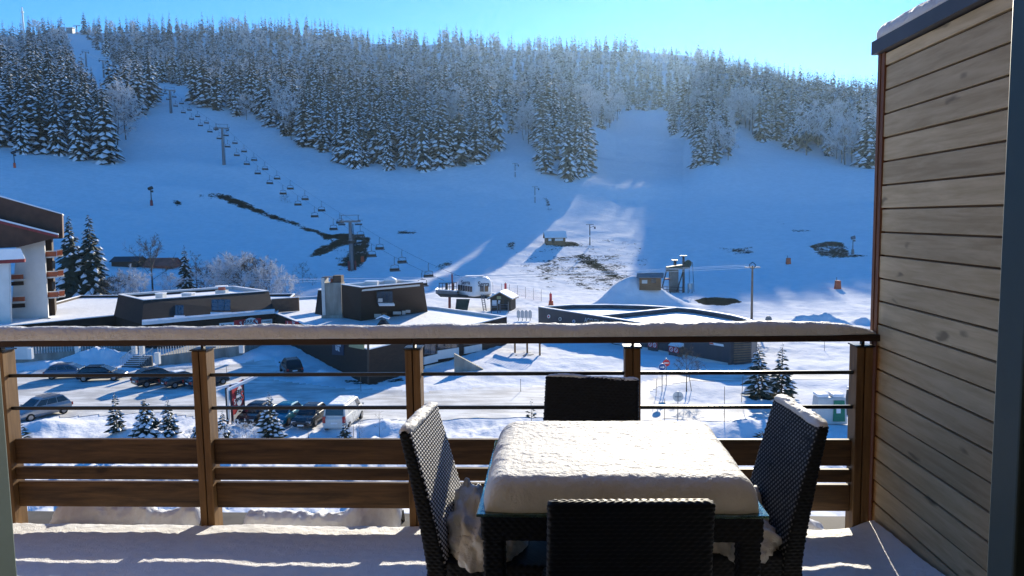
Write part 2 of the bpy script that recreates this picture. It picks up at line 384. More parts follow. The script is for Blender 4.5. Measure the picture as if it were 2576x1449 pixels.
def build_terrain():
    az = np.concatenate([np.arange(-180, -42, 6.), np.arange(-42, 42.01, .12), np.arange(48, 181, 6.)])
    r = np.concatenate([[0.5, 10], np.arange(20, 34, 2), np.arange(34, 130, .65), np.arange(130, 250, 1.1), np.arange(250, 480, 2.), np.arange(480, 1200, 9.), np.arange(1200, 1660, 50)])
    A, RR = np.meshgrid(np.radians(az)+YAW, r, indexing='ij')
    x = RR*np.sin(A); y = RR*np.cos(A); z = hz(x, y)
    u, v, w_ = pxs(np.stack([x, y, z], -1)); front = w_ > 5
    road = inpoly(u, v, ROAD) & front & (RR < 120)
    def blur(a, n):
        a = a.astype(float)
        for _ in range(n):
            a[1:-1, 1:-1] = (a[1:-1, 1:-1]*2+a[:-2, 1:-1]+a[2:, 1:-1]+a[1:-1, :-2]+a[1:-1, 2:])/6
        return a
    rb = blur(road, 8)
    z = z+lumps(x, y, RR, np.clip(rb*1.3, 0, 1)*.96)*(RR < 1150)
    z = z+.12*np.clip(rb*(1-rb)*4, 0, 1)*(RR < 120)*(.5+fbm(x/1.5, y/1.5, 3)) - .06*rb
    bq = sum(min(h, 1.4)*np.exp(-((x-bx)/(sx*1.15))**2-((y-by)/(sy*1.15))**2)*(.25 if h > 1.5 else 1) for bx, by, h, sx, sy in BUMPS)
    z = z+bq*(np.abs(fbm(x/1.3, y/1.3, 4))*.5-.05)
    earth = np.zeros_like(x)
    for val, poly in EARTH: earth = np.maximum(earth, val*(inpoly(u, v, poly) & front))
    earth = np.maximum(earth*.0, blur(earth, 4))
    na, nr = x.shape; ids = np.arange(na*nr).reshape(na, nr)
    F = np.stack([ids[:-1, :-1], ids[:-1, 1:], ids[1:, 1:], ids[1:, :-1]], -1).reshape(-1, 4)[:, ::-1]
    V = np.stack([x, y, z], -1).reshape(-1, 3)
    # ground material
    m, nt, bs = _new('snow_ground'); v_ = objvec(nt)
    n1 = noise(nt, .5, 5, v_); n2 = noise(nt, 3.0, 4, v_); n3 = noise(nt, 1.3, 5, v_, .7); n4 = noise(nt, .12, 4, v_); n5 = noise(nt, .22, 5, v_, .6)
    at = nt.nodes.new('ShaderNodeAttribute'); at.attribute_name = 'earth'
    e = math_(nt, 'ADD', at.outputs['Fac'], math_(nt, 'MULTIPLY', math_(nt, 'SUBTRACT', math_(nt, 'ADD', math_(nt, 'MULTIPLY', n3.outputs['Fac'], .55), math_(nt, 'MULTIPLY', n5.outputs['Fac'], .45)), .5), 2.6))
    k = ramp(nt, e, .52, .66)
    sp = math_(nt, 'MULTIPLY', ramp(nt, n3.outputs['Fac'], .715, .78), ramp(nt, n4.outputs['Fac'], .5, .7))
    k = math_(nt, 'MAXIMUM', k, sp)
    snow = mixc(nt, ramp(nt, n1.outputs['Fac'], .3, .7), (.80, .81, .83), (.88, .88, .90))
    earthc = mixc(nt, ramp(nt, n2.outputs['Fac'], .3, .7), (.012, .014, .010), (.036, .032, .022))
    nt.links.new(mixc(nt, k, snow, earthc), bs.inputs['Base Color'])
    bs.inputs['Roughness'].default_value = .9; bs.inputs['Specular IOR Level'].default_value = .0
    h = math_(nt, 'ADD', n1.outputs['Fac'], math_(nt, 'MULTIPLY', n2.outputs['Fac'], .35))
    bump(nt, bs, h, .55, .25)
    me = mesh_np('snowy_ground', V, F, [m], smooth=True)
    a = me.attributes.new('earth', 'FLOAT', 'POINT'); a.data.foreach_set('value', earth.ravel().astype(np.float32))
    o = bpy.data.objects.new('snowy_ground', me); link(o); tag(o, kind='structure')
    # road sheet
    m2, nt, bs = _new('packed_snow_road'); v2 = objvec(nt, (.25, 1, 1)); n1 = noise(nt, 1.1, 6, v2, .65); n2 = noise(nt, .25, 4, objvec(nt))
    f = ramp(nt, math_(nt, 'ADD', math_(nt, 'MULTIPLY', n1.outputs['Fac'], .6), math_(nt, 'MULTIPLY', n2.outputs['Fac'], .4)), .36, .62)
    nt.links.new(mixc(nt, f, (.46, .45, .435), (.80, .795, .78)), bs.inputs['Base Color'])
    bs.inputs['Roughness'].default_value = .75; bs.inputs['Specular IOR Level'].default_value = .1; bump(nt, bs, n1.outputs['Fac'], .4, .06)
    inn = blur(road, 1) > .6; fm = (inn[:-1, :-1] & inn[:-1, 1:] & inn[1:, 1:] & inn[1:, :-1]).reshape(-1)
    Fr = F[fm]; used = np.unique(Fr); mp = np.full(len(V), -1); mp[used] = np.arange(len(used))
    Vr = V[used].copy(); Vr[:, 2] += .03
    o2 = bpy.data.objects.new('road', mesh_np('road', Vr, mp[Fr], [m2], smooth=True)); link(o2); tag(o2, kind='structure')
build_terrain()
# ------------------------------------------------------------------ trees
def tent(V, F, B, T, wid, lift, side):
    """one drooping bough: 5 points, 4 triangles"""
    b = len(V); Mx = B*.42+T*.58; Mx = Mx+np.array([0, 0, .12*np.linalg.norm(T-B)])
    V += [B, Mx-side*wid-np.array([0, 0, wid*.55]), Mx+side*wid-np.array([0, 0, wid*.55]), T, Mx+np.array([0, 0, lift])]
    F += [(b, b+1, b+4), (b, b+4, b+2), (b+1, b+3, b+4), (b+4, b+3, b+2)]
def spruce(seed, H=1., Rd=.17, lev=16, nb=9, snow=.8, droop=.5, low=.05, width=.30, snoww=.62):
    g = np.random.RandomState(seed); V = []; F = []; MI = []
    for k in range(3): V += [np.array([.006*H*math.cos(k*2.1), .006*H*math.sin(k*2.1), low*H])]
    V += [np.array([0, 0, H*1.03])]; F += [(0, 1, 3), (1, 2, 3), (2, 0, 3)]; MI += [0]*3
    for i in range(lev):
        t = i/(lev-.3); z = H*(low+(1-low)*t**.92); L = H*Rd*(1-t)**.82*(.85+.3*g.rand())+.012*H
        n = max(4, int(nb*(1-.5*t))); off = g.rand()*6.28
        for j in range(n):
            a = off+6.283*(j+.7*g.rand())/n; l = L*(.65+.5*g.rand()); d = np.array([math.cos(a), math.sin(a), 0]); s = np.array([-d[1], d[0], 0])
            zz = z+H/lev*(g.rand()-.5)*.9; dr = l*droop*(.7+.6*g.rand())
            B = np.array([0, 0, zz]); T = d*l+np.array([0, 0, zz-dr]); q = len(F)
            tent(V, F, B, T, l*width*(.8+.4*g.rand()), .05*l, s); MI += [0]*4
            if g.rand() < snow:
                k = .25+.15*g.rand()
                B2 = B*(1-k)+T*k+np.array([0, 0, .10*l]); T2 = B*.04+T*.98+np.array([0, 0, .05*l])
                tent(V, F, B2, T2, l*width*snoww*(.7+.5*g.rand()), .07*l, s); MI += [1]*4
    return np.array(V), np.array(F), np.array(MI)
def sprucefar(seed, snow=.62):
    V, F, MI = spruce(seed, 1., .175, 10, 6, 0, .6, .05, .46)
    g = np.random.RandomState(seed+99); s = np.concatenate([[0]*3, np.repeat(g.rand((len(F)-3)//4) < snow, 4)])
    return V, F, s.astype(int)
def decid(seed, H=1., spread=.42, nb=9, sub=5, tw=9, tw_w=.006, trunk=.012, low=.3):
    """bare tree: stem and limbs (0) and frosted twigs (1)"""
    g = np.random.RandomState(seed); V = []; F = []; MI = []
    def limb(a, b, r0, r1, m):
        d = b-a; d = d/(np.linalg.norm(d)+1e-9); p = np.cross(d, [0.3, .2, 1.]); p /= np.linalg.norm(p)+1e-9; q = np.cross(d, p); k = len(V)
        for c, r in ((a, r0), (b, r1)):
            for t in (0, 2.09, 4.19): V.append(c+r*(p*math.cos(t)+q*math.sin(t)))
        for i in range(3):
            j = (i+1) % 3; F.extend([(k+i, k+j, k+3+j), (k+i, k+3+j, k+3+i)]); MI.extend([m, m])
    top = np.array([.03*g.randn(), .03*g.randn(), H*.8]); limb(np.zeros(3), top*.5, trunk*H, trunk*.75*H, 0); limb(top*.5, top, trunk*.75*H, trunk*.3*H, 0)
    for i in range(nb):
        t = low+(1-low)*(i+.3*g.rand())/nb; a = i*2.4+g.rand(); B = top*t
        l = H*spread*(1.05-.65*abs(t-.45)-.25*t)*(.8+.4*g.rand()); up = .35+.75*t+.2*g.rand()
        d = np.array([math.cos(a), math.sin(a), up]); d /= np.linalg.norm(d); E = B+d*l; limb(B, E, trunk*.45*H, trunk*.15*H, 0)
        for j in range(sub):
            s = .3+.7*(j+g.rand())/sub; P = B+(E-B)*s; dd = d*.6+g.randn(3)*.55; dd[2] += .25; dd /= np.linalg.norm(dd); Q = P+dd*l*.42*(.7+.6*g.rand()); limb(P, Q, trunk*.16*H, trunk*.07*H, 1)
            for k in range(tw):
                s2 = .15+.85*g.rand(); W = P+(Q-P)*s2; e = dd*.5+g.randn(3)*.6; e /= np.linalg.norm(e); X = W+e*l*.22*(.6+.8*g.rand())
                nrm = np.cross(e, g.randn(3)); nrm /= np.linalg.norm(nrm)+1e-9; c = len(V)
                V.extend([W-nrm*tw_w*H, W+nrm*tw_w*H, X+nrm*tw_w*.5*H, X-nrm*tw_w*.5*H]); F.extend([(c, c+1, c+2), (c, c+2, c+3)]); m = 1 if g.rand() < .92 else 0; MI.extend([m, m])
    return np.array(V), np.array(F), np.array(MI)
def trunk_mesh(name, H, r, m, frac=.9):
    mb = MB(); mb.tube((0, 0, -.04*H), (0, 0, H*frac), r, r*.15, 6); me = bpy.data.meshes.new(name)
    me.from_pydata(mb.v, [], mb.f); me.materials.append(m); return me
F1 = [(-500, 40), (-500, 392), (0, 385), (110, 385), (200, 402), (272, 412), (300, 400), (326, 345), (328, 300), (376, 286), (398, 250), (330, 200), (250, 190), (200, 150), (163, 90), (140, 40)]
F2 = [(213, 40), (213, 88), (235, 130), (290, 185), (385, 212), (478, 212), (482, 268), (600, 296), (670, 322), (760, 362), (840, 398), (860, 418), (1000, 425), (1100, 428), (1240, 420), (1254, 390), (1240, 330), (1232, 262), (1190, 228), (1120, 185), (1098, 150), (1058, 105), (1055, 40)]
F3 = [(1085, 40), (1085, 100), (1132, 185), (1165, 225), (1262, 262), (1284, 330), (1345, 372), (1360, 425), (1400, 456), (1480, 438), (1488, 385), (1474, 333), (1535, 322), (1592, 283), (1700, 276), (1806, 288), (1850, 328), (1950, 368), (2100, 414), (2150, 427), (2300, 425), (3300, 430), (3300, 40)]
F4 = [(1686, 280), (1686, 340), (1722, 366), (1760, 410), (1800, 426), (1834, 428), (1838, 360), (1800, 312), (1788, 285)]
STAND = [('stand left of the chairlift piste', F1), ('central wood between chairlift and drag lift', F2), ('wood on the right', F3), ('small lone clump in the right hand piste', F4)]
CLEAR = [[(925, 101), (985, 101), (985, 130), (930, 130)]]
def scatter():
    g = np.random.RandomState(11); P = []
    r = 285.
    while r < 1130:
        near = r < 470
        lat = 7.6 if r < 590 else 8.6; dr = 9.5 if r < 590 else (17 if r < 700 else 23)
        da = math.degrees(lat/r); az = np.arange(-38, 39, da); az = az+(g.rand(len(az))-.5)*da*.9
        rr = r+(g.rand(len(az))-.5)*dr*.95; P.append(np.stack([az, rr], 1)); r += dr
    for r in np.arange(446., 548, 7.):
        az = np.arange(az_of(1748), 38, math.degrees(4.8/r)); az = az+(g.rand(len(az))-.5)*.5; P.append(np.stack([az, r+(g.rand(len(az))-.5)*6], 1))
    P = np.concatenate(P); a = np.radians(P[:, 0])+YAW; x = P[:, 1]*np.sin(a); y = P[:, 1]*np.cos(a); z = hz(x, y)
    Rc = np.interp(P[:, 0], _ca, [c[1] for c in CR]); u, v, w_ = pxs(np.stack([x, y, z], 1))
    st = np.full(len(u), -1)
    for i, (_, poly) in enumerate(STAND): st = np.where(inpoly(u+g.randn(len(u))*2, v, poly) & (st < 0), i, st)
    ok = (st >= 0) & (P[:, 1] < Rc+22)
    for c in CLEAR: ok &= ~inpoly(u, v, c)
    x, y, z, u, v, rr, st, Rcr = [q[ok] for q in (x, y, z, u, v, P[:, 1], st, Rc)]
    n = len(x); dec = (fbm(x/45, y/45, 3) > .19) & (rr < 500) & (g.rand(n) < .75)
    dec |= (rr > 560) & (g.rand(n) < .05)
    dec &= ~((u > 1750) & (rr > 455) & (g.rand(n) < .8))
    # frosted broadleaf groups seen in the picture
    for (a0, a1, b0, b1, pr) in ((1460, 1592, 270, 330, .85), (1800, 1900, 280, 345, .8), (1800, 1840, 300, 428, .7), (1290, 1345, 330, 372, .8), (280, 330, 300, 412, .85), (600, 760, 290, 365, .55), (880, 1250, 380, 430, -1), (1380, 1490, 330, 460, -1), (60, 215, 360, 405, -1), (1686, 1750, 290, 360, -1)):
        b = (u > a0) & (u < a1) & (v > b0) & (v < b1); q = g.rand(n)
        dec = np.where(b, (q < pr) if pr > 0 else False, dec)
    H = np.where(rr < 480, 19+14*g.rand(n)**.8, 15+14*g.rand(n)); H = np.where(dec, H*.82, H)
    ridge = rr > Rcr-90
    H = np.where(ridge & (u > 1610) & (u < 1748), H*.5, H); H = np.where((rr > 497) & (rr < 560) & (u > 1745), H*.5, np.where((u > 1745) & (rr > 450) & (rr < 560), H*.72, H))
    H *= np.where((st == 3), .8, 1.); H *= np.where((u > 1260) & (u < 1345), .8, 1)
    # keep the lift corridor open: no crown may stand in front of it
    cor = [(160, 84), (206, 80), (242, 122), (302, 178), (296, 206), (246, 190), (205, 148)]; hp = H*FW/rr
    ok = np.ones(n, bool)
    for f in (0, .3, .6, .9): ok &= ~inpoly(u, v-hp*f, cor)
    ok |= rr < 440
    return [q[ok] for q in (x, y, z, u, v, rr, st, dec, H)]
def build_forest():
    x, y, z, u, v, rr, st, dec, H = scatter(); n = len(x); g = np.random.RandomState(5)
    hp = H*FW/rr; wp = hp*np.where(dec, .5, .22); order = np.argsort(rr); sky_ = np.full(3300, 2000.); area = np.zeros(n)
    for i in order:
        if not (-30 < u[i] < 2230): continue
        a, b = int(u[i]-wp[i]/3)+300, int(u[i]+wp[i]/3)+301; a = max(a, 0); cur = sky_[a:b]; top = v[i]-hp[i]
        vis = np.maximum(0, np.minimum(cur, v[i])-top).mean(); area[i] = vis*wp[i]
        sky_[a:b] = np.minimum(cur, top)
    z = z+lumps(x, y, rr, rr*0)*.9-.4
    tm = []
    for s, (sn, dr) in enumerate(((.85, .55), (.95, .6), (.8, .5), (.9, .62), (1.0, .55), (.88, .45))):
        V, F, MI = spruce(40+s, 1., .18+.015*(s % 3), 15, 9, sn, dr, .05, .36, .72)
        tm.append((mesh_np('spruce_crown', V, F, [M['needle'], M['treesnow']], MI), trunk_mesh('spruce_trunk', 1., .014, M['bark'])))
    dm = []
    for s in range(4):
        V, F, MI = decid(70+s, 1., .40, 11, 6, 11, .0075)
        dm.append(mesh_np('frosted_tree', V, F, [M['bark'], M['frost']], MI))
    con = np.where(~dec)[0]; con = con[np.argsort(-area[con])]; big = set(con[:298])
    bro = np.where(dec)[0]; bro = bro[np.argsort(-area[bro])]; bigd = set(bro[:170])
    names = [s[0] for s in STAND]
    for i in order:
        up = 'up the hillside in the ' if rr[i] > 480 else 'in the '
        if i in big:
            c, t = tm[g.randint(len(tm))]; o = bpy.data.objects.new('spruce_tree', c); link(o)
            o.location = (x[i], y[i], z[i]); wd = H[i]*(.8+.45*g.rand()); o.scale = (wd, wd, H[i]); o.rotation_euler = (g.randn()*.02, g.randn()*.02, g.rand()*6.28)
            if rr[i] < 480:
                tr = bpy.data.objects.new('trunk', t); link(tr, o)
            tag(o, 'snowy spruce '+up+names[st[i]], 'tree', 'spruces '+up+names[st[i]])
        elif i in bigd:
            o = bpy.data.objects.new('frosted_tree', dm[g.randint(4)]); link(o); o.location = (x[i], y[i], z[i]); wd = H[i]*(.85+.3*g.rand()); o.scale = (wd, wd, H[i]); o.rotation_euler = (0, 0, g.rand()*6.28)
            tag(o, 'frosted bare tree '+up+names[st[i]], 'tree', 'frosted bare trees '+up+names[st[i]])
    # everything farther and smaller: one wood of spruces and one of bare trees
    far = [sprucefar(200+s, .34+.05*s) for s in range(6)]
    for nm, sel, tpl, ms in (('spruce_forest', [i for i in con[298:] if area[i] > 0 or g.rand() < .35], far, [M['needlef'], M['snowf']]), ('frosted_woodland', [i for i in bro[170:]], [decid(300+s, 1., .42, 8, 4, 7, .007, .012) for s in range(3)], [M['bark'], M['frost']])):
        VV = []; FF = []; MM = []; b = 0
        for i in sel:
            V, F, MI = tpl[g.randint(len(tpl))]; a = g.rand()*6.28; ca, sa = math.cos(a), math.sin(a); wd = H[i]*(.85+.3*g.rand())
            W = np.stack([(V[:, 0]*ca-V[:, 1]*sa)*wd+x[i], (V[:, 0]*sa+V[:, 1]*ca)*wd+y[i], V[:, 2]*H[i]+z[i]], 1)
            VV.append(W); FF.append(F+b); MM.append(MI); b += len(V)
        o = bpy.data.objects.new(nm, mesh_np(nm, np.concatenate(VV), np.concatenate(FF), ms, np.concatenate(MM))); link(o); tag(o, kind='stuff')
    mb = MB(); mb.box(0, 0, G-3, 3500, 3500, 345); m = bpy.data.materials.new('haze'); m.use_nodes = True; nt = m.node_tree
    nt.nodes.remove(nt.nodes['Principled BSDF']); pv = nt.nodes.new('ShaderNodeVolumePrincipled'); nt.links.new(pv.outputs[0], nt.nodes['Material Output'].inputs['Volume'])
    pv.inputs['Color'].default_value = (.50, .74, 1, 1); pv.inputs['Density'].default_value = .00007; pv.inputs['Anisotropy'].default_value = .62
    tag(mb.build('haze', m), kind='stuff')
    print('TREES', n, len(con), len(bro))
build_forest()
# ================================================================== village
def P2(u, v, z): return atZ(u, v, z)
def wallplane(A, B):
    """vertical plane through two plan points, normal towards the camera"""
    A = np.array(A, float); d = np.array([B[0]-A[0], B[1]-A[1], 0.]); n = np.array([d[1], -d[0], 0.]); n /= np.linalg.norm(n)
    if np.dot(n[:2], EYE[:2]-A[:2]) < 0: n = -n
    return A, n
def panel(name, m, parent, plane, pts, off=.02, thick=.06, label=None):
    """flat piece on a wall, outline given in the picture and laid on the wall's own plane"""
    P, n = plane; q = [onplane(u, v, P, n)+n*off for u, v in pts]; mb = MB(); mb.prism(q, n*thick)
    o = mb.build(name, m, parent)
    if label: o['label'] = label
    return o
def rect(u0, v0, u1, v1): return [(u0, v1), (u1, v1), (u1, v0), (u0, v0)]
def window(parent, plane, u0, v0, u1, v1, fr='offwhite', off=0., mull=1, fw=1.1):
    f = panel('window', M[fr], parent, plane, rect(u0, v0, u1, v1), .01+off, .06)
    for i in range(mull):
        a = u0+(u1-u0)*i/mull; b = u0+(u1-u0)*(i+1)/mull
        P, n = plane; q = [onplane(x, y, P, n)+n*(.075+off) for x, y in rect(a+fw, v0+fw, b-fw*.4, v1-fw)]; mb = MB(); mb.prism(q, n*.02)
        g = mb.build('pane', M['winpane'], parent); g.parent = f
    return f
def inset(poly, d):
    """offset a plan polygon inwards"""
    p = [np.array(q[:2], float) for q in poly]; n = len(p); ar = sum(p[i][0]*p[(i+1) % n][1]-p[(i+1) % n][0]*p[i][1] for i in range(n)); sg = 1 if ar > 0 else -1; out = []
    for i in range(n):
        a, b, c = p[i-1], p[i], p[(i+1) % n]; e1 = (b-a)/np.linalg.norm(b-a); e2 = (c-b)/np.linalg.norm(c-b)
        n1 = np.array([-e1[1], e1[0]])*sg; n2 = np.array([-e2[1], e2[0]])*sg; k = n1+n2; k /= max(.3, np.dot(k, k)/2); out.append(b+k*d)
    return out
def flatroof(parent, poly, z, drop=.5, rim=.35, wallm='brown', capm='roofsnow', snowdepth=.1):
    """parapet with snow on its rim and a sunk snowy roof"""
    n = len(poly); ins = inset(poly, rim); mb = MB(); A = [(p[0], p[1], z) for p in poly]; B = [(p[0], p[1], z) for p in ins]
    Z = lambda L, dz: [(p[0], p[1], p[2]+dz) for p in L]
    A2 = Z(A, snowdepth); B2 = Z(B, snowdepth)
    for i in range(n):
        j = (i+1) % n; mb.add([A[i], A[j], B[j], B[i], A2[i], A2[j], B2[j], B2[i]], [(4, 5, 6, 7), (0, 1, 5, 4), (2, 3, 7, 6)])
    mb.build('rim_snow', M[capm], parent)
    mb = MB()
    for i in range(n):
        j = (i+1) % n; mb.add([B[i], B[j], (B[j][0], B[j][1], z-drop-.2), (B[i][0], B[i][1], z-drop-.2)], [(0, 1, 2, 3)])
    mb.build('parapet', M[wallm], parent)
    mb = MB(); mb.add([(p[0], p[1], z-drop) for p in ins], [tuple(range(n))]); mb.build('roof_snow', M[capm], parent)
def walls(parent, top, bot, m='brown', name='wall'):
    n = len(top); mb = MB(); mb.add(list(top)+list(bot), [(i, (i+1) % n, n+(i+1) % n, n+i) for i in range(n)]); return mb.build(name, M[m], parent)
def at3(p, z): return (p[0], p[1], z)
def label_thing(name, label, cat, p, group=None): return thing(name, label, cat, (p[0], p[1], p[2]), 0, group)
# ---------------------------------------------------------------- shop row (low gallery with the sawtooth front)
zg = -10.9
g0, g1, g2, g3 = P2(-140, 836, zg), P2(292, 794, zg), P2(357, 816, zg), P2(692, 788.5, zg)
shop = label_thing('shop_row', 'long low dark brown shop building with sawtooth front and snowy flat roof', 'building', (g2[0], g2[1], G))
back0, back1 = P2(-140, 800, zg)+np.array([0, 30, 0]), P2(700, 752, zg)+np.array([0, 8, 0])
gp = [g0, g1, g2, g3, back1, back0]
flatroof(shop, gp, zg, .35, .3)
def sub(p, d): return np.array(p)+np.array(d)
walls(shop, [at3(p, zg) for p in gp], [at3(p, zg-1.25) for p in gp], 'brown', 'fascia')
gi = inset(gp, 1.2); walls(shop, [at3(p, zg-1.25) for p in gi], [at3(p, G-.5) for p in gi], 'brownroof', 'wall')
mb = MB(); mb.add([at3(p, zg-1.24) for p in gp], [tuple(range(len(gp)))]); mb.build('soffit', M['brownl'], shop)
# raised terraces with white barred railings
def terrace(name, label, gpts, h, depth, rail=True):
    q = [P2(u, v, G) for u, v in gpts]; t = label_thing(name, label, 'terrace', (q[0][0], q[0][1], G))
    pts = [at3(p, G-.4) for p in q]+[at3(sub(p, (0, depth, 0)), G-.4) for p in q[::-1]]
    mb = MB(); mb.prism(pts, (0, 0, h+.4)); mb.build('base_wall', M['concrete'], t)
    if rail:
        mb = MB(); top = MB()
        for a, b in zip(q[:-1], q[1:]):
            L = np.linalg.norm(b-a); n = int(L/.28)
            for i in range(n+1):
                p = a+(b-a)*i/n; mb.box(p[0], p[1]+.12, G+h, .07, .05, 1.0)
            top.bar(at3(sub(a, (0, .12, 0)), G+h+1.02), at3(sub(b, (0, .12, 0)), G+h+1.02), .09, .07)
        mb.build('baluster_row', M['offwhite'], t); top.build('handrail', M['dmetal'], t)
    return t
ta = terrace('shop_terrace', 'concrete terrace with pale barred railing in front of the left shops', [(-60, 928), (34, 916), (301, 895)], 1.0, 9)
pa = wallplane(P2(34, 916, G), P2(301, 895, G))
panel('white_panel', M['white'], ta, pa, rect(36, 866, 79, 904), .03, .08)
tb = terrace('shop_terrace', 'concrete terrace with pale barred railing behind the black parked cars', [(398, 921), (608, 893)], 1.15, 9)
# pillars of the shop row
for u, v, hh in ((70, 905, 0), (190, 895, 0), (333, 893, 0), (352, 897, 0), (391, 918, 0), (500, 900, 0), (604, 890, 0)):
    p = P2(u, v, G+.9); mb = MB(); mb.box(p[0], p[1]+.5, G+.9, .5, .4, zg-1.3-G-.9); mb.build('pillar', M['white'], shop)
p1w = wallplane(at3(gi[0], G), at3(gi[1], G)); p2w = wallplane(at3(gi[2], G), at3(gi[3], G))
for u0, u1 in ((95, 130), (140, 175), (215, 250)): window(shop, p1w, u0, 866, u1, 882, 'brownl')
for u0, u1 in ((410, 450), (455, 490), (530, 570), (575, 600)): window(shop, p2w, u0, 866, u1, 886, 'brownl')
# steps up to the terrace
st = label_thing('outdoor_steps', 'short flight of snowy steps with dark handrails beside the shop terrace', 'steps', P2(335, 925, G))
a = P2(328, 924, G); b = P2(362, 896, G+1.1); dv = (b-a)
mb = MB()
for i in range(6):
    c = a+dv*(i+.5)/6; mb.box(c[0], c[1], G, 2.2, abs(dv[1])/6+.1, .19*(i+1), rz=0)
mb.build('treads', M['concd'], st)
for s in (-1.1, 1.1):
    mb = MB(); p0 = sub(a, (s, 0, 1.0)); p1 = sub(b, (s, 0, .95)); mb.bar(p0, p1, .1, .1)
    for i in range(9):
        c = p0+(p1-p0)*i/8; mb.tube(c, sub(c, (0, 0, -.95)), .025, n=4)
    mb.build('handrail', M['offwhite'], st)
mb = MB()
for i in range(6):
    c = a+dv*(i+.5)/6; mb.box(c[0], c[1]-.05, G+.19*(i+1), 2.0, abs(dv[1])/6*.8, .05)
mb.build('step_snow', M['roofsnow'], st)
# upper storey with leaning walls
zt, zb = -8.4, -10.85
T = [P2(298, 741, zt), P2(361, 755.5, zt), P2(676, 732.5, zt), P2(590, 720.5, zt)]
Bq = [P2(286, 795, zb), P2(357, 816, zb), P2(691, 787, zb)]; Bq.append(T[3]+np.array([1.2, 1.5, zb-zt]))
up = label_thing('upper_storey', 'dark brown shingled block with leaning walls and sunken snowy roof above the sport shop', 'building', at3(Bq[1], zb))
walls(up, T, Bq, 'brown'); flatroof(up, T, zt, .45, .45, 'offwhite')
def qplane(a, b, c):
    n = np.cross(np.array(b)-a, np.array(c)-a); n /= np.linalg.norm(n)
    if np.dot(n, EYE-a) < 0: n = -n
    return np.array(a), n
fp = qplane(T[1], T[2], Bq[1])
for u0, v0, u1, v1, mu in ((440, 769, 462, 800, 3), (531, 761, 579, 791, 3)):
    window(up, fp, u0, v0, u1, v1, 'black', .02 if u0 < 500 else .45, mull=mu); panel('sill', M['roofsnow'], up, fp, rect(u0-2, v1, u1+3, v1+5), .02, .35)
panel('ledge_snow', M['roofsnow'], up, fp, [(357, 820), (357, 815), (690, 786.5), (690, 790)], .1, .5)
for i, (u0, v0, u1, v1) in enumerate(((396, 737, 415, 751), (461, 735, 487, 746), (545, 722, 572, 738))):
    p = P2(u0, v1, zt-.4); q = P2(u1, v1, zt-.4); s = q[0]-p[0]
    v = label_thing('roof_vent', ['small white vent box at the left end of the shop roof', 'flat white skylight in the middle of the shop roof', 'round capped chimney vent on the shop roof'][i], 'vent', at3((p+q)/2, zt-.45))
    c = (p+q)/2; mb = MB(); mb.box(c[0], c[1], zt-.45, s*.9, 1.1, (.75, .5, .55)[i]); mb.build('base', M['offwhite'], v)
    if i < 2:
        mb = MB(); mb.box(c[0], c[1], zt-.45+(.75, .5)[i]+.003, s, 1.2, .12); mb.build('cap_snow', M['roofsnow'], v)
    else:
        mb = MB(); mb.tube(at3(c, zt+.1), at3(c, zt+.55), .5, n=12); mb.build('flue', M['rust'], v)
        mb = MB(); mb.tube(at3(c, zt+.62), at3(c, zt+.74), .95, n=14); mb.build('cowl', M['roofsnow'], v)
# signs of the sport shop: hung on the front fascia
sg = label_thing('shop_sign', 'long red and white sport shop sign with a big S under the snowy ledge', 'sign', at3(P2(620, 816, zg), zg-1))
fpl = wallplane(g2, g3)
panel('side_board', M['wpaint'], sg, fpl, [(551, 828), (588, 825), (588, 810), (551, 813)], .06, .1)
panel('red_board', M['red'], sg, fpl, [(588, 827), (656, 820), (656, 799.5), (588, 806)], .06, .1)
panel('side_board', M['wpaint'], sg, fpl, [(657, 819), (684, 816.5), (684, 802), (657, 804.5)], .06, .1)
el = [(630+18*math.cos(t), 812+13*math.sin(t)-(18*math.cos(t))*.09) for t in np.linspace(0, 6.283, 24, endpoint=False)]
panel('oval', M['wpaint'], sg, fpl, el, .165, .03)
rd = Vector((g3-g2)[:3]); rd.z = 0; rd.normalize(); fn = Vector(fpl[1])
def onf(u, v, off): p = onplane(u, v, *fpl)+fpl[1]*off; return p
text('SERRA', .62, M['black'], sg, onf(626, 808.5, .2), rd, (0, 0, 1))
text('sport', .55, M['black'], sg, onf(626, 816, .2), rd, (0, 0, 1))
text('S', 1.25, M['red'], sg, onf(641, 812, .205), rd, (0, 0, 1), 'emblem')
text('S', .75, M['wpaint'], sg, onf(605, 814.5, .17), rd, (0, 0, 1), 'emblem')
text('Magasin', .45, M['navy'], sg, onf(569.5, 818, .17), rd, (0, 0, 1))
text('Location\nde skis', .36, M['navy'], sg, onf(670.5, 811, .17), rd, (0, 0, 1))
# ---------------------------------------------------------------- right wing
zw = -10.9
I_ = P2(692, 788.5, zw); Cg = P2(929, 968, G); E_ = P2(1275, 797, zw); BR = P2(1103, 773.5, zw); BM = P2(800, 746, zw); BL = P2(704, 751, zw)
wp = [at3(I_, zw), at3(Cg, zw), at3(E_, zw), at3(BR, zw), at3(BM, zw), at3(BL, zw)]
wing = label_thing('restaurant_wing', 'pointed dark brown restaurant wing with wide snowy flat roof', 'building', at3(Cg, G))
flatroof(wing, wp, zw, .3, .35, 'offwhite')
walls(wing, wp, [at3(p, G-.6) for p in wp], 'brown')
lp = wallplane(I_, Cg); rp = wallplane(Cg, E_)
r1 = Vector((Cg[0]-I_[0], Cg[1]-I_[1], 0)).normalized(); r2 = Vector((E_[0]-Cg[0], E_[1]-Cg[1], 0)).normalized()
s = label_thing('ski_school_sign', 'small red ski school sign reading ESF on the recessed fascia', 'sign', at3(onplane(736, 813, *lp), zw-1))
panel('board', M['red'], s, lp, [(720, 822), (752, 824), (752, 809), (720, 807)], .04, .08)
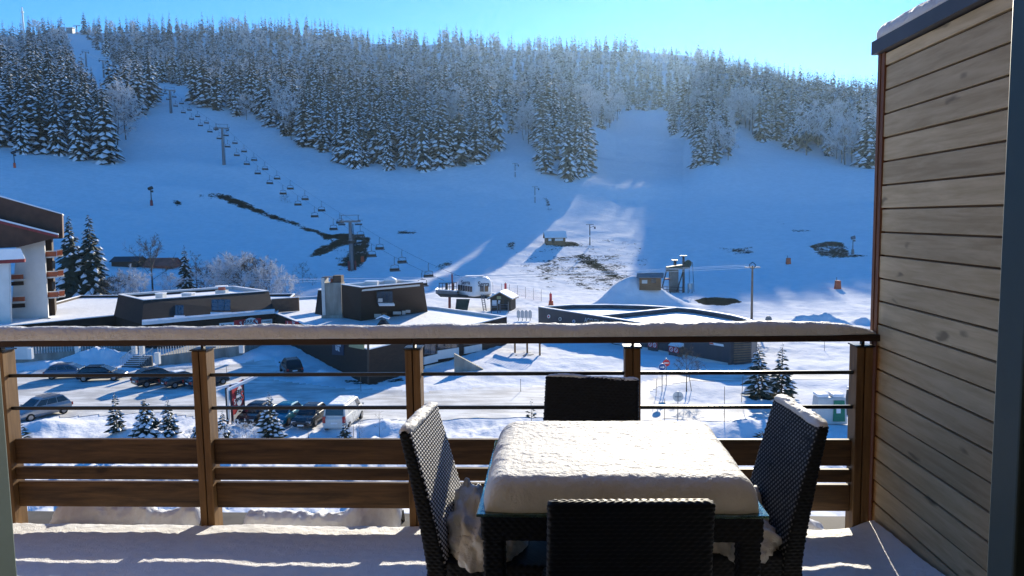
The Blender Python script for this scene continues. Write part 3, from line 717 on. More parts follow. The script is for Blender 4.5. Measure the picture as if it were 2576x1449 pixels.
pp = onplane(741, 815.5, *lp)+lp[1]*.13; text('ESF', .85, M['wpaint'], s, pp, r1, (0, 0, 1))
pp = onplane(726, 814.5, *lp)+lp[1]*.13; text('V', .8, M['wpaint'], s, pp, r1, (0, 0, 1), 'emblem')
s = label_thing('restaurant_sign', 'dark blue RESTAURANT BAR board on the brown shingle wall', 'sign', at3(onplane(852, 880, *lp), zw-2))
panel('board', M['navy'], s, lp, [(838, 892), (867, 894), (867, 858), (838, 857)], .04, .08)
text('BAR', .75, M['wpaint'], s, onplane(852, 877, *lp)+lp[1]*.13, r1, (0, 0, 1)); text('RESTAURANT', .34, M['wpaint'], s, onplane(852.5, 867, *lp)+lp[1]*.13, r1, (0, 0, 1))
s = label_thing('notice_panel', 'pale yellow tilted panel on the brown shingle wall', 'panel', at3(onplane(898, 872, *lp), zw-2))
panel('board', M['ypaint'], s, lp, [(880, 872), (917, 879), (919, 858), (883, 852)], .04, .08)
for u0, v0, u1, v1 in ((1064, 895, 1098, 914), (1098, 879, 1151, 901), (1166, 870, 1209, 887)):
    panel('white_panel', M['white'], wing, rp, [(u0, v1+3), (u1, v1-5), (u1, v0-5), (u0, v0+3)], .05, .15)
for u0, v0, u1, v1, mu in ((1066, 864, 1094, 891, 2), (1099, 850, 1149, 877, 3), (1166, 846, 1208, 867, 2), (1215, 842, 1240, 862, 1)): window(wing, rp, u0, v0, u1, v1, 'anthracite', mull=mu)
panel('base_wall', M['white'], wing, rp, [(1066, 940), (1243, 900), (1243, 884), (1066, 921)], .05, .1)
panel('garage_door', M['offwhite'], wing, rp, [(1085, 942), (1143, 930), (1143, 911), (1085, 923)], .17, .06)
panel('corner_strip', M['brownl'], wing, lp, [(925, 964), (929, 968), (930, 850), (925, 850)], .03, .05)
wd = label_thing('retaining_wall', 'wedge of stained concrete retaining wall beside the white garage', 'wall', atg(1150, 936))
q = [P2(1143, 937, G), P2(1215, 932, G)]; mb = MB(); h0 = 2.0
mb.add([at3(q[0], G-.4), at3(q[1], G-.4), at3(sub(q[1], (0, .4, 0)), G-.4), at3(sub(q[0], (0, .4, 0)), G-.4), at3(q[0], G+h0), at3(q[1], G+.15), at3(sub(q[1], (0, .4, 0)), G+.15), at3(sub(q[0], (0, .4, 0)), G+h0)], [(3, 2, 1, 0), (4, 5, 6, 7), (0, 1, 5, 4), (1, 2, 6, 5), (2, 3, 7, 6), (3, 0, 4, 7)]); mb.build('concrete_wedge', M['concrete'], wd)
# brown fence on the roof between the blocks
fc = label_thing('roof_screen', 'light brown boarded screen on the roof beside the leaning block', 'screen', P2(718, 785, zw))
q0, q1 = P2(684, 787, zw-.25), P2(753, 782, zw-.25); mb = MB()
for i in range(3):
    a = q0+(q1-q0)*i/3; b = q0+(q1-q0)*(i+.985)/3; mb.prism([a, b, b+np.array([0, .2, 0]), a+np.array([0, .2, 0])], (0, 0, 1.95))
mb.build('boards', M['brownl'], fc); mb = MB(); mb.prism([q0+np.array([0, -.05, 1.953]), q1+np.array([0, -.05, 1.953]), q1+np.array([0, .25, 1.953]), q0+np.array([0, .25, 1.953])], (0, 0, .1)); mb.build('snow_cap', M['roofsnow'], fc)
# cube block on the wing roof
zc, zc0 = -6.45, zw-.32
Tq = [P2(859, 716, zc), P2(908, 723.5, zc), P2(1064.5, 710, zc), P2(1002, 705, zc)]
Bq = [P2(861, 799, zc0), P2(908, 808, zc0), P2(1076, 784, zc0)]; Bq.append(Tq[3]+np.array([1.0, 1.2, zc0-zc]))
cb = label_thing('roof_block', 'square dark brown block with leaning sides and white rimmed roof next to the concrete chimney', 'building', at3(Bq[1], zc0))
walls(cb, Tq, Bq, 'brown'); flatroof(cb, Tq, zc, .3, .3, 'offwhite')
fp = qplane(Tq[1], Tq[2], Bq[1])
window(cb, fp, 947, 731, 987, 762, 'black', mull=4); panel('sill', M['roofsnow'], cb, fp, rect(951, 761, 990, 765), .05, .3)
panel('notice', M['offwhite'], cb, fp, rect(950, 749, 961, 757.5), .12, .03)
for u0, v0, u1, v1 in ((941, 789, 958, 797), (960, 786, 972, 796), (988, 783, 1008, 789), (1011, 781, 1019, 790), (1020, 779, 1031, 785)): panel('vent_panel', M['offwhite'] if u0 != 960 else M['hut'], cb, fp, rect(u0, v0, u1, v1), .05, .1)
e0, e1 = P2(792, 790, zc0), P2(812, 794, zc0); mb = MB(); t0, t1 = at3(P2(800, 730, -8.2), -8.2), at3(P2(814, 731, -8.2), -8.2)
mb.hexa([e0, e1, sub(e1, (1, 5, 0)), sub(e0, (1, 5, 0)), t0, t1, sub(t1, (0, 4, 0)), sub(t0, (0, 4, 0))]); mb.build('side_block', M['brown'], cb)
mb = MB(); mb.prism([sub(t0, (-.05, -.05, .003)), sub(t1, (0, -.05, .003)), sub(t1, (0, 4, .003)), sub(t0, (-.05, 4, .003))], (0, 0, .12)); mb.build('side_snow', M['roofsnow'], cb)
for (u0, v0, u1, v1, dome, lb) in ((919, 706, 949, 716.5, 0, 'flat white skylight box on the square brown block'), (966, 698, 996, 713, 1, 'domed white skylight on the square brown block')):
    p, q = P2(u0, v1, zc-.25), P2(u1, v1, zc-.25); c = (p+q)/2; s = (q-p)[0]
    t = label_thing('skylight', lb, 'skylight', at3(c, zc-.3)); mb = MB(); mb.box(c[0], c[1]+.4, zc-.3, s, 1.0, .45); mb.build('base', M['offwhite'], t); mb = MB()
    if dome: mb.box(c[0], c[1]+.4, zc+.152, s*.95, .95, .12); mb.loft([(c[0]-s*.45, c[1], zc+.275), (c[0]+s*.45, c[1], zc+.275), (c[0]+s*.45, c[1]+.85, zc+.275), (c[0]-s*.45, c[1]+.85, zc+.275)], [(c[0]-s*.1, c[1]+.3, zc+.6), (c[0]+s*.1, c[1]+.3, zc+.6), (c[0]+s*.1, c[1]+.5, zc+.6), (c[0]-s*.1, c[1]+.5, zc+.6)])
    else: mb.box(c[0], c[1]+.4, zc+.152, s*1.04, 1.06, .1)
    mb.build('cover', M['roofsnow'], t)
# concrete chimney tower
c0, c1 = P2(812, 801, zc0), P2(860, 801, zc0); wdt = (c1-c0)[0]; zt = c0[2]+104*c0[1]/FW*1.0
tw = label_thing('chimney_tower', 'tall stained raw concrete chimney tower on the snowy roof', 'chimney', at3((c0+c1)/2, zc0))
cx, cy = (c0[0]+c1[0])/2, c0[1]+.9
mb = MB(); mb.box(cx, cy, zc0-.1, wdt, 1.8, zt-zc0-.55); mb.build('shaft', M['concrete'], tw)
mb = MB(); mb.box(cx-wdt/2+.22, cy-.06, zc0-.1, .44, 1.9, zt-zc0+.15); mb.build('pale_edge', M['offwhite'], tw)
mb = MB(); mb.box(cx+wdt*.28, cy, zt-.652, wdt*.42, 1.3, .95); mb.build('flue_box', M['brownl'], tw)
mb = MB(); mb.tube((cx-.15, cy, zt-.66), (cx-.15, cy, zt-.1), .22, n=10); mb.build('flue', M['rust'], tw)
mb = MB(); mb.box(cx-wdt*.18, cy, zt+.055, wdt*.62, 1.6, .07); mb.build('cap', M['dmetal'], tw)
mb = MB(); mb.box(cx, cy-.1, zc0-.1, wdt+.2, 2.1, .55); mb.build('plinth', M['concrete'], tw)
# little pyramid lantern
p = P2(964, 824, zw-.2); t = label_thing('roof_lantern', 'small dark pyramid hood with snowy cap on the restaurant roof', 'hood', at3(p, zw-.3)); mb = MB(); k = .95
mb.loft([(p[0]-k, p[1]-k, zw-.3), (p[0]+k, p[1]-k, zw-.3), (p[0]+k, p[1]+k, zw-.3), (p[0]-k, p[1]+k, zw-.3)], [(p[0]-.25, p[1]-.25, zw+.75), (p[0]+.25, p[1]-.25, zw+.75), (p[0]+.25, p[1]+.25, zw+.75), (p[0]-.25, p[1]+.25, zw+.75)]); mb.build('hood', M['dmetal'], t)
mb = MB(); mb.add([(p[0]-.75, p[1]-.6, zw+.85), (p[0], p[1]-.6, zw+1.15), (p[0]+.75, p[1]-.6, zw+.85), (p[0]-.75, p[1]+.6, zw+.85), (p[0], p[1]+.6, zw+1.15), (p[0]+.75, p[1]+.6, zw+.85), (p[0]-.75, p[1]-.6, zw+.97), (p[0], p[1]-.6, zw+1.3), (p[0]+.75, p[1]-.6, zw+.97), (p[0]-.75, p[1]+.6, zw+.97), (p[0], p[1]+.6, zw+1.3), (p[0]+.75, p[1]+.6, zw+.97)],
    [(6, 7, 10, 9), (7, 8, 11, 10), (0, 3, 4, 1), (1, 4, 5, 2), (0, 1, 7, 6), (1, 2, 8, 7), (3, 9, 10, 4), (4, 10, 11, 5), (0, 6, 9, 3), (2, 5, 11, 8)]); mb.build('cap', M['roofsnow'], t)
# low flat garage roof at the left
zl = -11.5
lpq = [P2(128, 812, zl), P2(128, 762, zl), P2(222, 753, zl), P2(300, 771, zl), P2(306, 800, zl)]
lo = label_thing('low_annex', 'low white walled annex with sunken snow roof beside the apartment block', 'building', at3(lpq[0], G)); walls(lo, [at3(p, zl) for p in lpq], [at3(p, G-.3) for p in lpq], 'offwhite'); flatroof(lo, lpq, zl, .55, .4, 'offwhite')
# ---------------------------------------------------------------- apartment block on the left
ap = label_thing('apartment_block', 'tall white apartment block with big brown overhanging roof and orange balconies', 'building', at3(atY(80, 800, 100), G))
def slab(name, m, pts, Y, depth, parent=ap, label=None, rad=True):
    q = [atY(u, v, Y) for u, v in pts]; mb = MB(); w_ = (q[0][0]-.5)/Y if rad else 0; mb.prism(q, (depth*-.66 if rad else 0, depth, 0)); return mb.build(name, M[m], parent)
slab('wall', 'white', [(20, 880), (126, 872), (111, 600), (43, 600)], 100, 9)
slab('side_wall', 'brown', [(127, 870), (143, 868), (129, 596), (112, 596)], 103, 8)
slab('attic', 'brownroof', [(-90, 607), (158, 600), (156, 540), (-90, 470)], 99.2, 12)
slab('roof', 'roofsnow', [(-90, 469.5), (157, 539.5), (157, 537), (-90, 466)], 99, 12.5)
slab('lower_roof', 'brownroof', [(-90, 628), (46, 622), (147, 597), (146, 592), (-90, 533)], 97.5, 1.6)
slab('roof_edge', 'roofsnow', [(-90, 532.6), (147, 591.6), (147, 588), (-90, 528)], 97.3, 2)
slab('roof_edge', 'redd', [(-90, 540), (146, 598), (147, 592), (-90, 533.2)], 97.2, .28)
slab('wing_wall', 'white', [(-90, 890), (29, 880), (22, 655), (-90, 655)], 95.2, 2.1)
slab('lean_to_roof', 'redd', [(-90, 668), (62, 660), (62, 652), (-90, 660)], 94.6, 1.9)
slab('lean_to_snow', 'snow', [(-90, 659), (63, 651), (52, 625), (-90, 628)], 94.3, .25)
mb = MB(); mb.tube(atY(24, 655, 94.9), atY(30, 880, 94.9), .12); mb.build('downpipe', M['offwhite'], ap)
def balcony(u0, v0, u1, v1, Y, d):
    b = slab('balcony', 'orange', [(u0, v1), (u1, v1-1.5), (u1, v0-1.5), (u0, v0)], Y, .12)
    for nm, m, pts, yy, dd in (('floor_slab', 'offwhite', [(u0-1, v1+3.5), (u1+1, v1+2), (u1+1, v1-1.4), (u0-1, v1+.1)], Y-.03, d), ('top_rail', 'offwhite', [(u0-.5, v0-.5), (u1+.5, v0-2), (u1+.5, v0-4), (u0-.5, v0-2.5)], Y-.02, .1)):
        o = slab(nm, m, pts, yy, dd); o.parent = b
    return b
for v in (630, 681, 732):
    k = (v-630)*.055
    balcony(114+k, v+4, 142+k, v+16, 100.8, 2.2); balcony(143+k, v+1, 157+k, v+13, 102.4, 2.)
for v in (692, 748):
    k = (v-692)*.06; balcony(28+k, v, 59+k, v+11, 98.2, 1.8); slab('recess', 'brown', [(27+k, v+27), (60+k, v+25), (59+k, v+15.5), (27+k, v+17)], 99.85, .2)
for v in (656, 708): slab('window', 'winpane', [(131, v+20), (139, v+20), (139, v), (131, v)], 102.8, .2)
slab('plinth', 'concrete', [(20, 895), (128, 885), (127, 800), (32, 806)], 99.3, .5)
# ---------------------------------------------------------------- anthracite ticket building
zk = -11.25
K = [P2(1354, 772.5, zk), P2(1440, 767, zk), P2(1533, 766.5, zk), P2(1620, 769, zk), P2(1691, 773, zk), P2(1750, 778, zk), P2(1802, 786, zk), P2(1845, 793.5, zk), P2(1875, 801, zk), P2(1895, 808, zk), P2(1906, 815, zk)]
Kr = at3(P2(1890, 914, G), zk); Kf = at3(P2(1836, 920, G), zk); K = [at3(p, zk) for p in K]+[Kr, Kf]
tk = label_thing('ticket_office', 'low anthracite ticket office with curved white rimmed roof', 'building', at3(Kf, G)); walls(tk, K, [at3(p, G-.5) for p in K], 'anthracite'); flatroof(tk, K, zk, .55, .38, 'anthracite')
kp = wallplane(Kf, K[0]); kr = Vector((Kf[0]-K[0][0], Kf[1]-K[0][1], 0)).normalized()
q0, q1 = P2(1503.5, 795, zk), P2(1703, 774.5, zk); mb = MB(); mb.bar(at3(q0, zk-.3), at3(q1, zk-.3), .4, .6); mb.build('roof_divider', M['anthracite'], tk)
mb = MB(); mb.bar(at3(q0, zk+.056), at3(q1, zk+.056), .4, .1); mb.build('divider_snow', M['roofsnow'], tk)
text('ACCUEIL · VENTE', .78, M['offwhite'], tk, onplane(1508, 810.5, *kp)+kp[1]*.03, kr, (0, 0, 1))
for u, v, m1, m2 in ((1381, 796, 'wpaint', 'red'), (1409.5, 802.5, 'offwhite', 'green'), (1444, 808.5, 'offwhite', 'blue')):
    e = lambda r: [(u+r*.8*math.cos(t), v+r*math.sin(t)) for t in np.linspace(0, 6.283, 16, endpoint=False)]
    d = panel('round_badge', M[m1], tk, kp, e(4.6), .02, .04); g_ = panel('badge_centre', M[m2], tk, kp, e(2.6), .065, .02); g_.parent = d
window(tk, kp, 1478, 806, 1503, 822, 'dmetal', mull=2)
panel('base_strip', M['offwhite'], tk, kp, [(1545, 864), (1832, 921), (1832, 913), (1545, 858.5)], .04, .1)
for u0, u1, v in ((1470, 1530, 836), (1560, 1625, 845), (1640, 1700, 855)): window(tk, kp, u0, v, u1, v+9, 'dmetal', mull=3)
# logo strip on the wall
panel('logo_strip', M['wpaint'], tk, kp, [(1786, 866), (1822, 872), (1820, 866), (1786, 861)], .03, .04)
panel('logo_accent', M['pad'], tk, kp, [(1786, 865), (1797, 866.5), (1795, 862.5), (1786, 861.5)], .075, .02)
# timber slats at the right end
sl_ = wallplane(Kf, Kr)
for i in range(9): panel('slat', M['pole'], tk, sl_, [(1844, 862+i*6.2), (1886, 860+i*6), (1886, 857.5+i*6), (1844, 859+i*6.2)], .1, .12)
# two bins with round signs against the wall
for (u, v, lb) in ((1653, 884, 'dark bin shelter with red sign panel nearest the balcony post'), (1707, 897, 'dark bin shelter with red sign panel half hidden by a bare tree')):
    p = P2(u, v, G); t = label_thing('bin_shelter', lb, 'bin shelter', at3(p, G), 'bin shelters by the ticket office'); wx = 1.7
    ang = math.atan2(kr.y, kr.x); mb = MB(); mb.box(p[0], p[1]+.6, G, wx, 1.2, 1.15, rz=ang); mb.build('body', M['anthracite'], t)
    mb = MB(); c, s_ = math.cos(ang), math.sin(ang); L = lambda x, y, z: (p[0]+x*c-y*s_, p[1]+.6+x*s_+y*c, G+z)
    mb.add([L(-.9, -.7, 1.153), L(.9, -.7, 1.153), L(.9, .7, 1.153), L(-.9, .7, 1.153), L(-.9, 0, 1.55), L(.9, 0, 1.55)], [(3, 2, 1, 0), (0, 1, 5, 4), (2, 3, 4, 5), (0, 4, 3), (1, 2, 5)]); mb.build('snowy_lid', M['roofsnow'], t)
    mb = MB(); mb.add([L(-.75, -.66, .45), L(.75, -.66, .45), L(.75, -.66, 1.1), L(-.75, -.66, 1.1), L(-.75, -.61, .45), L(.75, -.61, .45), L(.75, -.61, 1.1), L(-.75, -.61, 1.1)], [(0, 1, 2, 3), (0, 4, 5, 1), (3, 2, 6, 7), (1, 5, 6, 2), (0, 3, 7, 4)]); f = mb.build('sign_panel', M['red'], t)
    for x in (-.37, .37):
        mb = MB(); n = 18
        for i in range(n):
            a0, a1 = 6.283*i/n, 6.283*(i+1)/n; mb.add([L(x+r*math.cos(a), -.672, .78+r*math.sin(a)) for a in (a0, a1) for r in (.2, .28)], [(0, 1, 3, 2)])
        mb.add([L(x-.16, -.672, .9), L(x-.12, -.672, .94), L(x+.16, -.672, .66), L(x+.12, -.672, .62)], [(0, 1, 2, 3)])
        g_ = mb.build('ring_symbol', M['wpaint'], t); g_.parent = f
# wooden foot deck right of the restaurant wing
fd = label_thing('timber_deck', 'raised timber walkway on posts at the right end of the restaurant', 'deck', at3(P2(1310, 890, G), G))
q0, q1 = at3(P2(1268, 884, G), G+1.5), at3(P2(1362, 897, G), G+1.5)
mb = MB(); mb.prism([q0, q1, sub(q1, (0, 2.2, 0)), sub(q0, (0, 2.2, 0))], (0, 0, .2)); mb.build('deck_boards', M['hutd'], fd)
for i in range(3):
    c = np.array(q0)+(np.array(q1)-q0)*(.3+.33*i); mb = MB(); mb.box(c[0], c[1]+.2, G-.2, .22, .22, 1.68); mb.build('post', M['hut'], fd)
mb = MB()
for i in range(16):
    c = np.array(q0)+(np.array(q1)-q0)*i/15; mb.box(c[0], c[1]+.1, G+1.7, .1, .05, .9)
mb.bar(sub(q0, (0, .1, 1.1)), sub(q1, (0, .1, 1.1)), .1, .1); mb.build('railing', M['hut'], fd)
# ================================================================== lifts on the slope
def hgt(p, dv): return dv*pxs(p)[2]/FW
def hgt2(p, v0, v1): return abs(v0-v1)*float(pxs(np.array(p))[2])/FW
PY = [(885, 681, 555), (563, 415, 322), (430, 285, 227)]
base = [atg(u, v) for u, v, t in PY]; hh = [hgt2(b, v, t) for b, (u, v, t) in zip(base, PY)]
def online(u):                                     # where the lift line, seen in plan, crosses an azimuth
    d = ray(u, 300)[:2]; a = base[1][:2]; e = base[2][:2]-a
    k = np.linalg.solve(np.array([[d[0], -e[0]], [d[1], -e[1]]]), a); p = d*k[0]; return np.array([p[0], p[1], float(hz(p[0], p[1]))])
for u in (352, 268, 226): base.append(online(u)); hh.append(13.)
ld = base[2][:2]-base[0][:2]; ld /= np.linalg.norm(ld); lp_ = np.array([-ld[1], ld[0]]); lrot = math.atan2(ld[1], ld[0])-math.pi/2
def pylon(b, h, lab):
    t = thing('lift_pylon', lab, 'pylon', (b[0], b[1], b[2]-.5), lrot); k = 1.0
    mb = MB(); mb.tube((0, 0, 0), (0, 0, h-.6), .62, .42, 12); mb.build('column', M['metal'], t, True)
    mb = MB(); mb.box(0, 0, h-.6, 5.6, .55, .5); mb.build('crossarm', M['metal'], t, True)
    for s in (-2.3, 2.3):
        mb = MB(); mb.box(s, 0, h-1.35, .35, 4.2, .4); mb.box(s*1.22, 0, h-.1, .12, 3.4, .1); mb.build('sheave_train', M['dmetal'], t, True)
    mb = MB()
    for x in (-2.3, 2.3): mb.box(x, 0, h-.1, .14, .14, 1.3)
    mb.box(0, 0, h+1.2, 5.4, .16, .14); mb.build('lifting_frame', M['metal'], t, True)
    mb = MB(); mb.box(.75, 0, 0.6, .08, .4, h-1.6); mb.build('ladder', M['dmetal'], t, True)
    return t
LB = ['tall grey chairlift pylon standing in the bare earth patch above the shops', 'grey chairlift pylon halfway up the open piste', 'grey chairlift pylon at the upper lip of the open piste', 'distant chairlift pylon among trees just past the piste lip', 'distant small chairlift pylon in the narrow forest corridor', 'tiny chairlift pylon just below the hilltop']
pyl = [pylon(b, h+.5, l) for b, h, l in zip(base, hh, LB)]
mb = MB()
for s in (-.9, .9): mb.box(s, -.3, .4, .35, .5, 2.6)
mb.build('red_guard', M['redd'], pyl[0], True)
stn = atg(1150, 779); stn_top = np.array([*atZ(1150, 740, G)[:2]*0, 0])
ps = np.array([stn[0]-.5, stn[1]+2, G+5.2])
tops = [ps]+[np.array([b[0], b[1], b[2]+h-1.0]) for b, h in zip(base, hh)]
for s, nm in ((-2.3, 'left'), (2.3, 'right')):
    pts = [p+np.array([lp_[0]*-s, lp_[1]*-s, 0]) for p in tops]; mb = MB()
    for a, b in zip(pts[:-1], pts[1:]):
        n = 8; L = np.linalg.norm(b-a); q = [a+(b-a)*i/n-np.array([0, 0, 4*L*.012*(i/n)*(1-i/n)]) for i in range(n+1)]; mb.path(q, .03, 4)
    tag(mb.build('haul_rope', M['dmetal']), 'thin %s hand haul rope of the chairlift running up the piste' % nm, 'rope')
# chairs
def make_chair_lift():
    t = thing('lift_chair', 'x', 'lift chair')
    mb = MB(); mb.path([(0, 0, 0), (0, .25, -.5), (0, .25, -1.4), (0, 0, -1.6)], .06, 5); mb.build('hanger', M['dmetal'], t, True)
    mb = MB(); mb.path([(-1.0, 0, -2.9), (-.85, .1, -1.75), (0, 0, -1.6), (.85, .1, -1.75), (1.0, 0, -2.9)], .055, 5); mb.build('bail_frame', M['dmetal'], t, True)
    mb = MB(); mb.box(0, -.1, -2.98, 2.2, .62, .16); mb.build('seat', M['black'], t, True)
    mb = MB(); mb.box(0, .22, -2.80, 2.2, .1, .45); mb.build('backrest', M['black'], t, True)
    return t
proto = make_chair_lift(); first = True; sec = ['between the valley station and the lowest pylon', 'between the lowest and middle pylons', 'between the middle and upper piste pylons', 'past the upper lip of the piste', 'in the forest corridor']
for s, nm in ((-2.3, 'left'), (2.3, 'right')):
    pos = 11. if s < 0 else 19.
    acc = 0
    for k, (a, b) in enumerate(zip(tops[:-1], tops[1:])):
        L = np.linalg.norm(b-a)
        while pos < acc+L and k < 5:
            f = (pos-acc)/L; p = a+(b-a)*f-np.array([0, 0, 4*L*.012*f*(1-f)]); p = p+np.array([lp_[0]*-s, lp_[1]*-s, -.05])
            if pos > 8:
                o = proto if first else copy_tree(proto); first = False; o.location = p; o.rotation_euler = (0, 0, lrot)
                o['label'] = 'empty chair on the %s rope %s' % (nm, sec[k]); o['group'] = 'chairs on the %s rope %s' % (nm, sec[k])
            pos += 16.5 if k < 3 else 22.
        acc += L
# drag lift masts
def tmast(u, v, top, lab, w=1.9, x=1):
    p = atg(u, v); h = hgt2(p, v, top); t = thing('drag_lift_mast', lab, 'lift mast', (p[0], p[1], p[2]-.3)); h += .3
    mb = MB(); mb.tube((0, 0, 0), (0, 0, h), .17, .13, 8); mb.build('post', M['dmetal'], t, True)
    mb = MB(); mb.box(0, 0, h-.02, w*1.25, .16, .14); mb.build('cross_bar', M['dmetal'], t, True)
    mb = MB(); mb.bar((0, 0, h-.9), (w*.75, 0, h-.45), .1, .1); mb.box(w*.72, 0, h-.55, w*.5, .15, .12); mb.tube((w*.8, -.15, h-1.0), (w*.8, .15, h-1.0), .3, n=8); mb.build('pulley_arm', M['dmetal'], t, True)
    mb = MB(); mb.box(0, -.18, h*.42, .36, .04, .5); mb.build('plate', M['wpaint'], t, True); return t
tmast(1484, 617, 566, 'dark drag lift mast with white plate right of the wooden hut')
tmast(1346, 511, 471, 'dark T shaped drag lift mast in the middle of the slope')
tmast(1296, 446, 412, 'dark drag lift mast below the right edge of the central wood')
tmast(1252, 340, 299, 'thin drag lift mast in the gap between the woods')
tmast(1069, 120, 84, 'tiny drag lift mast on the skyline gap', 3)
# hilltop mast and station
p = atg(62, 112, 700); mb = MB(); t = thing('antenna_mast', 'tall thin white mast on the hilltop at far left', 'mast', (p[0], p[1], p[2]-1)); h = hgt2(p, 112, 19)
mb.tube((0, 0, 0), (0, 0, h), 1.3, .7, 8); mb.build('pole', M['wpaint'], t, True); mb = MB(); mb.box(0, 0, h*.86, 3, 1.5, 1.2); mb.build('aerial', M['wpaint'], t, True)
p = atg(186, 84, 700); t = thing('summit_station', 'small summit lift station on the skyline at the top of the corridor', 'lift station', (p[0], p[1], p[2]-.5))
mb = MB(); mb.box(-4, 0, 0, 8, 5, 6.5); mb.build('cabin', M['metal'], t, True); mb = MB(); mb.box(-4, 0, 6.52, 9, 6, .8); mb.build('snowy_roof', M['roofsnow'], t, True); mb = MB(); mb.tube((4, 0, 0), (4, 0, 9), .6); mb.box(4, 0, 9, 9, .6, .7); mb.build('portal', M['dmetal'], t, True)
# ------------------------------------------------------------------ huts
def hut(name, lab, u, v, wid, dep, h, rot, m, ridge_x=True, snowy=True, wins=(), m2='hutd', rise=1.0, over=.45):
    p = atg(u, v); t = thing(name, lab, 'hut', (p[0], p[1], p[2]-.35), rot); h += .35
    mb = MB(); mb.box(0, 0, 0, wid, dep, h)
    if ridge_x: A = [(-wid/2, -dep/2, h+.002), (-wid/2, dep/2, h+.002), (-wid/2, 0, h+rise)]; B = [(wid/2, q[1], q[2]) for q in A]
    else: A = [(-wid/2, -dep/2, h+.002), (wid/2, -dep/2, h+.002), (0, -dep/2, h+rise)]; B = [(q[0], dep/2, q[2]) for q in A]
    mb.loft(A, B); mb.build('wall', M[m], t, True)
    for nm, mm, off, th in (('roof', m2, .03, .12), ('roof_snow', 'snow', .156, .2)):
        if nm == 'roof_snow' and not snowy: continue
        mb = MB(); o2 = over if nm == 'roof' else over*.9
        if ridge_x:
            sl = rise/(dep/2); y0 = dep/2+o2; z0 = h-o2*sl
            for s in (-1, 1): mb.hexa([(-wid/2-o2, s*y0, z0+off), (wid/2+o2, s*y0, z0+off), (wid/2+o2, 0, h+rise+off), (-wid/2-o2, 0, h+rise+off), (-wid/2-o2, s*y0, z0+off+th), (wid/2+o2, s*y0, z0+off+th), (wid/2+o2, 0, h+rise+off+th), (-wid/2-o2, 0, h+rise+off+th)])
        else:
            sl = rise/(wid/2); x0 = wid/2+o2; z0 = h-o2*sl
            for s in (-1, 1): mb.hexa([(s*x0, -dep/2-o2, z0+off), (s*x0, dep/2+o2, z0+off), (0, dep/2+o2, h+rise+off), (0, -dep/2-o2, h+rise+off), (s*x0, -dep/2-o2, z0+off+th), (s*x0, dep/2+o2, z0+off+th), (0, dep/2+o2, h+rise+off+th), (0, -dep/2-o2, h+rise+off+th)])
        mb.build(nm, M[mm], t, True)
    for (x, z, w_, hh_, mm, nm) in wins:
        mb = MB(); mb.box(x, -dep/2-.03, z+.35, w_, .06, hh_); mb.build(nm, M[mm], t, True)
    return t
hut('wooden_hut', 'small wooden hut with snowy roof alone on the slope left of a drag lift mast', 1396, 613, 6.0, 3.6, 2.0, R(8), 'hut', True, True, [(-1.8, .9, .9, .75, 'wpaint', 'window'), (1.0, .9, 2.5, .75, 'wpaint', 'window'), (-.8, .1, .8, 1.7, 'hutd', 'door')], rise=1.5)
hut('operator_hut', 'brown operator hut with yellow panel beside the white lift station', 1266, 779, 3.7, 3.4, 2.1, R(-12), 'hutd', False, True, [(-1.1, .8, .8, 1.0, 'wpaint', 'notice_board'), (-.2, 1.2, .35, .6, 'wpaint', 'notice_board'), (-.25, 2.0, .75, .5, 'ypaint', 'yellow_panel'), (1.1, .1, .8, 1.8, 'black', 'door')], 'hut', .95)
hut('tin_roof_shed', 'small beige shed with corrugated roof beside the drag lift machinery', 1636, 728, 3.6, 2.6, 1.9, R(-10), 'hut', True, False, [(-.9, .8, .9, .6, 'offwhite', 'window'), (.6, .9, .8, .7, 'winpane', 'window')], 'metal', .5)
hut('barn', 'dark low barn partly hidden by bare bushes', 325, 668, 6.5, 5, 1.2, R(4), 'hutd', True, False, (), 'dmetal', 1.0)
hut('barn', 'long low barn with rusty red roof behind the bushes', 411, 671, 7.5, 5, .5, R(-4), 'rust', True, False, (), 'rust', 1.6)
# ------------------------------------------------------------------ white valley station
S = label_thing('valley_station', 'white rounded chairlift valley station on a dark pillar with Serra lettering', 'lift station', at3(stn, G))
sy = stn[1]
def sp(u, v, dy): return atY(u, v, sy+dy)
zb_, zt_ = sp(1193, 746, -1)[2], sp(1193, 698, -1)[2]
cn, cl, cr = sp(1193, 740, -1.6), sp(1149.5, 740, 1.2), sp(1239, 740, 1.5)
ck = cl+(cr-cn)
def ring(z, k):
    c = (cn+cl+cr+ck)/4; return [(c[0]+(p[0]-c[0])*k, c[1]+(p[1]-c[1])*k, z) for p in (cn, cr, ck, cl)]
mb = MB(); hz_ = zt_-zb_; lv = [(0, .9), (.08, .98), (.5, 1.0), (.72, .97), (.87, .88), (.96, .72), (1.0, .5)]; q = []; fs = []
for i, (f, k) in enumerate(lv):
    rg = ring(zb_+hz_*f, k); pts = []
    for a in range(4):
        A, B = np.array(rg[a]), np.array(rg[(a+1) % 4]); P_ = np.array(rg[a-1]); pts += [A+(P_-A)*.12, A+((P_+B)/2-A)*.05, A+(B-A)*.12]
    q += pts
n = 12
for i in range(len(lv)-1):
    for j in range(n): fs.append((i*n+j, i*n+(j+1) % n, (i+1)*n+(j+1) % n, (i+1)*n+j))
fs += [tuple(range(n))[::-1], tuple(range((len(lv)-1)*n, len(lv)*n))]; mb.add(q, fs); mb.build('shell', M['wpaint'], S, smooth=True)
wl = wallplane(cn, cl); wr = wallplane(cn, cr)
for i in range(6): panel('window', M['winpane'], S, wl, rect(1152.5+i*6.1, 716+i*.9, 1157.5+i*6.1, 730+i*.9), .04, .04)
